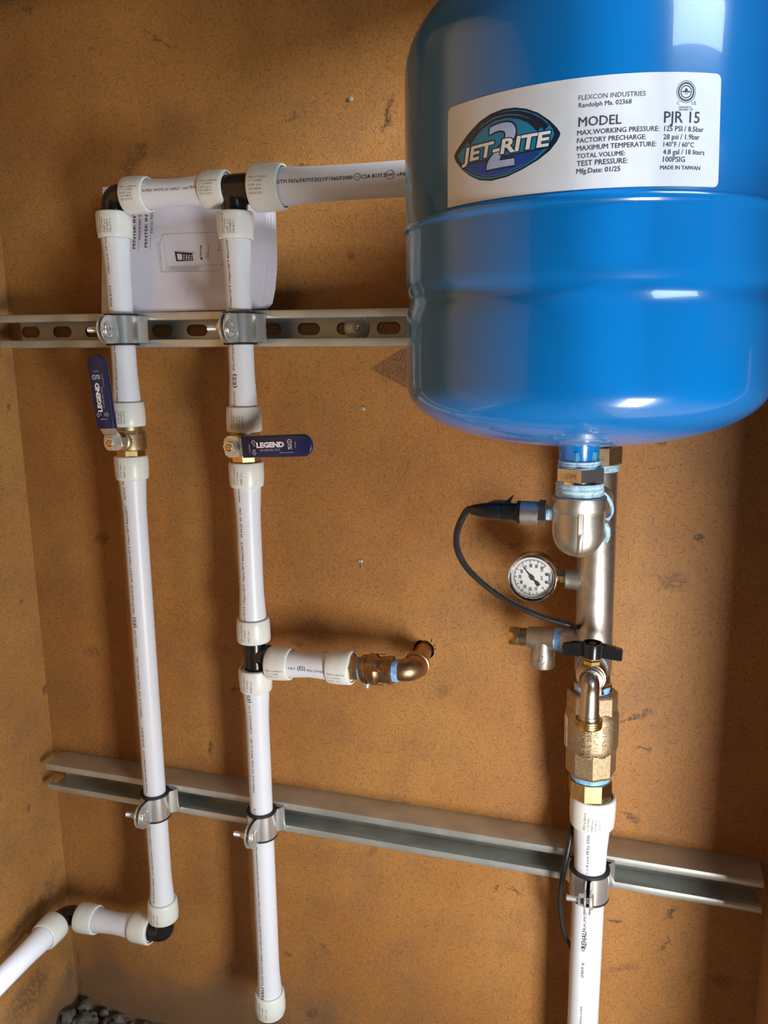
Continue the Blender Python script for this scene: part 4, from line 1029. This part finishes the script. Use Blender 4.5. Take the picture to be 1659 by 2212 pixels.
cab = [e, e + V(-5, 2, -1.5), at(992, 1134, 222), at(986, 1160, 214), at(988, 1186, 204), at(999, 1212, 192), at(1018, 1237, 178), at(1048, 1264, 160), at(1085, 1291, 142), at(1130, 1315, 120), at(1175, 1334, 104), at(1215, 1346, 92), at(1240, 1354, 82), at(1256, 1362, 34), V(-15, -26, -330), V(-12, -22, -420), V(-22, -24, -480), at(1240, 1760, 50), at(1232, 1810, 58), at(1222, 1860, 64), at(1212, 1910, 64), at(1209, 1950, 62), at(1213, 1990, 60), at(1222, 2024, 58), at(1238, 2060, 45), V(-22, -30, -790), V(-20, -20, -990)]
part('cable', sweep(BM(), spline(cab, 7), 3.0, 12), 'cable_black', t, sharp=80)

# ------------------------------------------------ drain valve
def drain():
    x = HX(dz)
    t = thing('drain_valve', 'boiler drain valve with black wing handle and downturned threaded spout', 'valve', (x, -120, dz))
    part('sealing_tape', lathe(BM(), (x, OFFR - 28, dz), (0, -1, 0), [(0, 12), (0, 15.2), (1.4, 15.6), (3.4, 15.2), (4, 14.4), (4, 10)], 32), 'tape_blue', t)
    yb = OFFR - 32
    bd2 = V(0, -1, -.05).normalized()
    part('body', lathe(BM(), (x, yb, dz - .3), bd2, [(0, 12.5), (3, 12.5), (4, 15.4), (8, 15.6), (20, 15.2), (21, 14.4), (22, 14.4), (22.4, 13.4), (25.5, 13.0), (26.2, 11.6), (28.5, 11.2), (29, 9)], 40), 'satin_nickel', t)
    yc = yb - 16
    part('stem', lathe(BM(), (x, yc, dz + 10), (0, 0, 1), [(0, 9), (5.5, 9), (6.5, 7.5), (9.0, 7.5), (9.5, 6)], 6), 'brass', t, sharp=20)
    # spout: bends down
    ys = yb - 26; z0 = dz - 1.6
    pts = [V(x, ys + 6, z0)] + [V(x, ys - 11 * math.sin(a), z0 - 11 * (1 - math.cos(a))) for a in [math.pi / 2 * k / 9 for k in range(10)]] + [V(x, ys - 11.4, z0 - 20), V(x - .2, ys - 11.8, z0 - 33)]
    bm = sweep(BM(), pts, [9.0] * 11 + [9.4, 9.9], 28)
    lathe(bm, V(x, ys - 11.8, z0 - 32), (0, 0, -1), [(0, 9.9), (.4, 10.4), (5, 10.4)], 28)
    part('spout', bm, 'satin_nickel', t, sharp=50)
    pr = [(0, 10.4), (.2, 13.0)]
    for k in range(3): pr += [(.6 + k * 2.4, 13.4), (1.5 + k * 2.4, 13.4), (2.0 + k * 2.4, 12.4), (2.6 + k * 2.4, 12.4)]
    pr += [(8.2, 13.0), (8.8, 12.6), (8.8, 9.8), (4, 9.6), (4, 0)]
    part('hose_thread', lathe(BM(), V(x - .2, ys - 11.8, z0 - 36), (0, 0, -1), pr, 40), 'brass', t)
    # handle
    hz0 = dz + 18.5
    hub = lathe(BM(), (x, yc, hz0), (0, 0, 1), [(0, 9.0), (.6, 9.6), (14.5, 10.2), (15.4, 9.8), (15.4, 8.6), (11.5, 7.8), (11.5, 4.0), (14.5, 3.6), (14.5, 0)], 36)
    hd = part('handle', hub, 'black_plastic', t, 'black plastic wing handle')
    for s in (1, -1):
        bm = BM()
        lp = [(s * 7, hz0 + .5), (s * 28, hz0 - .5), (s * 29.0, hz0 + .4), (s * 29.4, hz0 + 10.0), (s * 28.4, hz0 + 11.4), (s * 18, hz0 + 14.2), (s * 7, hz0 + 15.0)]
        extrude_poly(bm, [V(x + a, yc - 3.2 + (-s * 1.4 if abs(a) > 10 else 0), b_) for a, b_ in lp], V(0, 6.4, 0))
        part('wing', bm, 'black_plastic', hd, bevel=.8, sharp=40)
drain()

# ------------------------------------------------ check valve and adapter
t = thing('pipe_nipple', 'short steel nipple joining the manifold to the check valve', 'pipe', hp(hb - 30))
ckt = zf(1290, 1507, 84); ckb = zf(1285, 1693, 88)
part('tube', lathe(BM(), hp(hb - 14), DN, [(0, 16.5), (1, 18.5), (12, 18.5), (13, 20.6), (13.6, 20.9), (21, 20.9), (21.6, 19.5), (24, 17), (abs(ckt - hb) - 8, 17)], 8, rot=.3), 'stainless_smooth', t, sharp=25)
part('sealing_tape', lathe(BM(), hp(ckt + 8.5), DN, [(0, 15), (0, 18.6), (1.5, 20.2), (8, 19.6), (9.5, 18)], 32), 'tape_blue', t)
def check():
    L = ckt - ckb
    t = thing('check_valve', 'cast bronze check valve with raised lettering under the drain valve', 'valve', hp(ckt - L / 2))
    a0 = math.radians(8)
    ref = V(math.sin(a0), -math.cos(a0), 0)
    bm = lathe(BM(), hp(ckt), DN, [(0, 20), (0, 24.5), (2.6, 26.9), (L - 4, 26.9), (L - .6, 25), (L, 24), (L, 18)], 8, ref=ref)
    part('octagon', bm, 'bronze_cast', t, sharp=20, bevel=.8)
    bm = lathe(BM(), hp(ckt), DN, [(17, 23.5), (24, 27.4), (27, 28.3), (L - 37, 28.4), (L - 33, 27.8), (L - 25, 23.5)], 48)
    part('body', bm, 'bronze_cast', t, sharp=50)
    bm = BM(); base = hp(ckb)
    for k, (s, a) in enumerate((('FLOMATIC', 8), ('USA 2021', -5.0), ('1 1/4" 80E', -19), ('LVFD-18E', -36))):
        g = text_geo(s, 6.4, .014, ext=.45); w0, w1 = geo_width(g)
        add_geo(bm, tf(g, (34 if k < 2 else 36) / (w1 - w0), .92), cyl_fn(base, -DN, 28.35, 28.5, 2 + a * 1.0, .3))
    part('cast_lettering', bm, 'bronze_cast', t, sharp=30)
    # sticker at the left
    g = plate_geo([rrect(36, 13, 3, 4)], .15)
    bm = add_geo(BM(), g, cyl_fn(base, -DN, 28.4, 50, 74, .25))
    st = part('sticker', bm, 'sticker_white', t, 'pale paper sticker')
    gs = []
    for k in range(4):
        q = text_geo(['WARNING', 'DO NOT INSTALL', 'REMOVE BEFORE', 'USE'][k], 2.4, .02); gs.append(tf(q, .9, 1, -14, 3 - 2.7 * k))
    flatpart('print', add_geo(BM(), merge(gs), cyl_fn(base, -DN, 28.4, 50, 74, .5)), 'print_grey', st)
check()
t = thing('pex_adapter', 'brass hexagon adapter between check valve and thick pipe', 'adapter', hp(ckb - 8))
part('sealing_tape', lathe(BM(), hp(ckb + 2), DN, [(0, 17), (2, 21.6)] + [(2 + s, r) for s, r in ribs(5.6, 21.6, 2, .4)] + [(8, 18)], 36), 'tape_blue', t)
part('hex', lathe(BM(), hp(ckb - 5.5), DN, [(0, 19), (1.2, 23.6), (ckb + 480 - 6.5, 23.6), (ckb + 480 - 5.2, 22.4), (ckb + 480 - 5.2, 18)], 8, rot=.2), 'brass', t, sharp=20)

# ================================================================== the tank
TX, TY, TR = -37.1, -230.1, 140.0
def tank():
    t = thing('pressure_tank', 'large glossy blue pressure tank with a white label', 'tank', (TX, TY, -75))
    prof = [(-74, 0), (-74, 15)]
    # lower head: shallow ellipse with a knuckle
    for k in range(1, 22):
        a = math.pi / 2 * k / 21
        prof.append((-24 - 49.5 * math.cos(a) ** .92, 15 + (TR - 15) * math.sin(a) ** 1.0))
    prof += [(-15, TR), (0, TR), (18, TR), (26, TR - .2), (31, TR - .9), (34.5, TR - 2.1), (38, TR - 3.0), (41, TR - 3.0), (44, TR - 2.2), (47, TR - 1.0), (51, TR - .3), (56, TR)]
    prof += [(86, TR), (88.5, TR), (89.4, TR + .9), (91, TR + 1.6), (93, TR + 1.6), (94.4, TR + .9), (95.2, TR)]
    prof += [(130, TR), (170, TR), (196, TR)]
    for k in range(1, 24):
        a = math.pi / 2 * k / 23
        prof.append((200 + 76 * math.sin(a), TR * math.cos(a) ** .80 if k < 23 else 0))
    bm = lathe(BM(), (TX, TY, 0), (0, 0, 1), prof, 128)
    shell = part('shell', bm, 'tank_blue', t, sharp=70)
    part('nozzle', lathe(BM(), (TX + .4, TY, -66), (0, 0, -1), [(0, 30), (4.5, 24), (7.5, 18), (12, 16.2), (31, 15.6)], 36), 'tank_blue', t)
    part('nozzle_hex', lathe(BM(), (TX + .6, TY, -79.5), (0, 0, -1), [(0, 15.5), (.8, 17.2), (7.8, 17.2), (8.6, 16)], 6, rot=.1), 'paint_over', t, sharp=20)
    part('sealing_tape', lathe(BM(), (TX + .8, TY, -87.5), (0, 0, -1), [(0, 14), (.4, 16.6)] + [(.4 + s, r) for s, r in ribs(6.0, 17.2, 3, .5)] + [(6.8, 14)], 32), 'tape_pale', t)
    # ---- label, wrapped on the shell; u along the girth from the front, v height
    def cyl_uv(px, py):
        d = ray(px, py).normalized(); cx, cy = TX, TY - CAM_POS.y
        A = d.x ** 2 + d.y ** 2; B = -2 * (d.x * cx + d.y * cy); Cc = cx * cx + cy * cy - TR * TR
        k = (-B - math.sqrt(max(B * B - 4 * A * Cc, 0))) / (2 * A); p = d * k
        return TR * math.atan2(p.x - cx, -(p.y - cy)), p.z
    def wrap(lift): return lambda u, v, w=0: V(TX + (TR + lift + w) * math.sin(u / TR), TY - (TR + lift + w) * math.cos(u / TR), v)
    def wrapped(geo, lift, step=4.0):
        bm = BM(); vs = [bm.verts.new(c) for c in geo[0]]
        for f in geo[1]:
            try: bm.faces.new([vs[i] for i in f])
            except ValueError: pass
        us = [c[0] for c in geo[0]]; u = math.floor(min(us) / step) * step + step
        while u < max(us):
            bmesh.ops.bisect_plane(bm, geom=bm.verts[:] + bm.edges[:] + bm.faces[:], plane_co=(u, 0, 0), plane_no=(1, 0, 0)); u += step
        fn = wrap(lift)
        for v in bm.verts: v.co = fn(v.co.x, v.co.y)
        return bm
    TLc, TRc, BRc, BLc = cyl_uv(968, 235), cyl_uv(1558, 160), cyl_uv(1551, 405), cyl_uv(967, 458)
    corners = [BLc, BRc, TRc, TLc]; lp = []
    for i in range(4):
        p = Vector(corners[i]); a = (Vector(corners[i - 1]) - p).normalized(); b_ = (Vector(corners[(i + 1) % 4]) - p).normalized(); r = 4.0
        for k in range(6):
            s = k / 5; q = p + a * r * (1 - s) ** 2 + b_ * r * s * s; lp.append((q.x, max(q.y, 95.6)))
    lab = flatpart('label', wrapped(plate_geo([lp], 0), .10), 'label_white', t, 'white rectangular printed label')
    lab.data.shade_smooth()
    Z1 = lambda zx, zy: cyl_uv(960 + zx / 5.925, 220 + zy / 5.925)
    Z2 = lambda zx, zy: cyl_uv(1220 + zx / 4.608, 150 + zy / 4.608)
    def shape(pts, lift, mat, name):
        flatpart(name, wrapped(plate_geo([[Z1(*p) for p in pts]], 0), lift), mat, lab)
    shape([(125, 700), (150, 640), (190, 575), (300, 420), (450, 255), (600, 152), (750, 95), (900, 74), (1050, 88), (1200, 140), (1350, 240), (1440, 330), (1480, 390), (1485, 410), (1475, 440), (1440, 510), (1350, 625), (1200, 745), (1000, 865), (800, 962), (600, 1012), (450, 1005), (330, 950), (230, 870), (150, 770)], .14, 'logo_dark', 'logo_outline')
    shape([(172, 700), (240, 585), (340, 440), (480, 282), (620, 182), (760, 122), (900, 100), (1040, 112), (1180, 162), (1300, 238), (1385, 340), (1408, 420), (1380, 475), (1270, 612), (1130, 722), (960, 835), (800, 905), (640, 950), (520, 955), (400, 925), (300, 865), (215, 780)], .17, 'logo_teal', 'logo_field')
    shape([(235, 850), (330, 935), (450, 982), (600, 988), (800, 938), (1000, 842), (1190, 722), (1340, 582), (1275, 610), (1130, 735), (960, 848), (800, 918), (640, 962), (500, 965), (380, 935), (285, 880)], .18, 'logo_teal', 'logo_band')
    shape([(262, 815), (540, 745), (900, 672), (1278, 596), (1180, 685), (1000, 800), (800, 895), (640, 938), (520, 945), (410, 918), (320, 868)], .20, 'logo_navy', 'logo_lower_field')
    def strokes(lst, lift, mat, name):
        flatpart(name, wrapped(merge([ribbon([Z1(*p) for p in pts], w, cl) for pts, w, cl in lst]), lift), mat, lab)
    a1 = [(232, 578), (290, 485), (370, 380), (480, 278), (640, 182), (800, 140), (950, 136), (1100, 178), (1230, 256), (1310, 335)]
    a2 = [(318, 545), (360, 470), (430, 385), (520, 308), (650, 230), (800, 190), (950, 198), (1080, 242), (1160, 298), (1215, 350)]
    W1 = [3.4, 3.0, 2.4, 1.8, 1.5, 1.5, 1.9, 2.6, 3.4, 4.0]
    strokes([(a1, W1, False), (a2, [w * .9 for w in W1], False), ([(262, 815), (540, 745), (900, 672), (1278, 596)], .9, False)], .23, 'logo_dark', 'logo_arcs')
    two = [(580, 330), (640, 295), (720, 265), (800, 250), (865, 258), (905, 295), (925, 350), (922, 410), (900, 470), (850, 540), (790, 615), (735, 690), (708, 742), (900, 712), (902, 818), (538, 885), (540, 800), (570, 735), (640, 640), (720, 550), (765, 480), (778, 425), (765, 385), (720, 375), (650, 395), (572, 436)]
    shape(two, .26, 'logo_pale', 'logo_numeral')
    strokes([(two, .95, True)], .28, 'logo_dark', 'logo_numeral_edge')
    # word mark
    def word(bold, lift, mat, name):
        g0 = text_geo('JET-RITE', 1.0, 0, 3); w0, w1 = geo_width(g0)
        g = text_geo('JET-RITE', 1.0, bold, 3)
        o = Z1(240, 782); ux = Vector(Z1(1322, 562)) - Vector(o); vy = Vector(Z1(262, 597)) - Vector(o)
        vs = []
        for x, y, z in g[0]:
            p = Vector(o) + ux * ((x - w0) / (w1 - w0)) + vy * (y / .73); vs.append((p.x, p.y, 0))
        flatpart(name, wrapped((vs, g[1]), lift), mat, lab)
    word(.075, .31, 'logo_dark', 'word_mark_edge'); word(.031, .34, 'logo_white', 'word_mark')
    gs = []
    def fit(s, a, b_, bold=.012):
        p = Vector(Z2(*a)); q = Vector(Z2(*b_)); g = text_geo(s, 1.0, bold); x0, x1 = geo_width(g); sc = (q - p).length / (x1 - x0); rot = math.atan2(q.y - p.y, q.x - p.x)
        gs.append(tf(tf(g, sc, sc, -x0 * sc, 0), 1, 1, p.x, p.y, rot))
    for s, a, b_, bo in (('FLEXCON INDUSTRIES', (138, 308), (805, 262), .0), ('Randolph Ma. 02368', (138, 382), (665, 340), .008), ('MODEL', (135, 572), (565, 540), .014), ('MAX.WORKING PRESSURE:', (123, 658), (940, 612), .016),
                         ('FACTORY PRECHARGE:', (121, 735), (810, 692), .016), ('MAXIMUM TEMPERATURE:', (120, 812), (910, 765), .016), ('TOTAL VOLUME:', (119, 888), (600, 855), .016), ('TEST PRESSURE:', (118, 965), (625, 930), .016),
                         ('Mfg.Date: 01/25', (115, 1040), (552, 1010), .02), ('PJR 15', (985, 530), (1340, 535), .014), ('125 PSI / 8.5bar', (988, 613), (1380, 625), .02), ('28 psi / 1.9bar', (980, 695), (1340, 700), .02), ('140\u00b0F / 60\u00b0C', (980, 768), (1283, 775), .02),
                         ('4.8 gal / 18 liters', (975, 845), (1388, 852), .02), ('100PSIG', (975, 920), (1195, 922), .02), ('MADE IN TAIWAN', (947, 995), (1345, 1002), .03), ('C', (1115, 350), (1140, 350), 0), ('US', (1260, 352), (1306, 354), 0),
                         ('CONFORMS UL', (1130, 385), (1262, 384), .02), ('CERTIFIED  STD', (1128, 410), (1275, 410), .02)):
        fit(s, a, b_, bo)
    cu, cv = Z2(1208, 222); k = abs(Z2(1300, 222)[0] - cu)
    gs.append(ribbon(circ(k, 36, cu, cv), k * .05, True)); gs.append(ribbon(circ(k * .80, 36, cu, cv), k * .16, True)); gs.append(ribbon(circ(k * .56, 30, cu, cv), k * .10, True))
    gs.append(plate_geo([circ(k * .16, 14, cu, cv + k * .16)], 0)); gs.append(ribbon([(cu - k * .42, cv), (cu + k * .42, cv)], k * .13))
    gs.append(ribbon([(cu - k * .2, cv - k * .2), (cu + k * .2, cv - k * .2)], k * .05))
    flatpart('print', wrapped(merge(gs), .16, 4.0), 'label_ink', lab)
tank()

# ================================================================== small nails in the board
def nail(px, py, label, stem=False):
    p = at(px, py, 0)
    t = thing('nail', label, 'nail', p)
    part('head', lathe(BM(), p + V(0, .5, 0), (0, -1, 0), [(0, 2.6), (1.2, 2.6), (1.6, 2.0), (1.6, 0)], 14), 'zinc_strut', t)
    if stem: part('shank', sweep(BM(), [p + V(0, .3, 0), p + V(1.5, -2.0, -5), p + V(2.6, -2.6, -10)], .9, 8), 'zinc_strut', t)
nail(757, 214, 'small grey nail head in the board above the thick top pipe')
nail(784, 882, 'small grey nail head in the board left of the tank bottom')
nail(779, 1212, 'bent grey nail in the board left of the black cable loop', True)
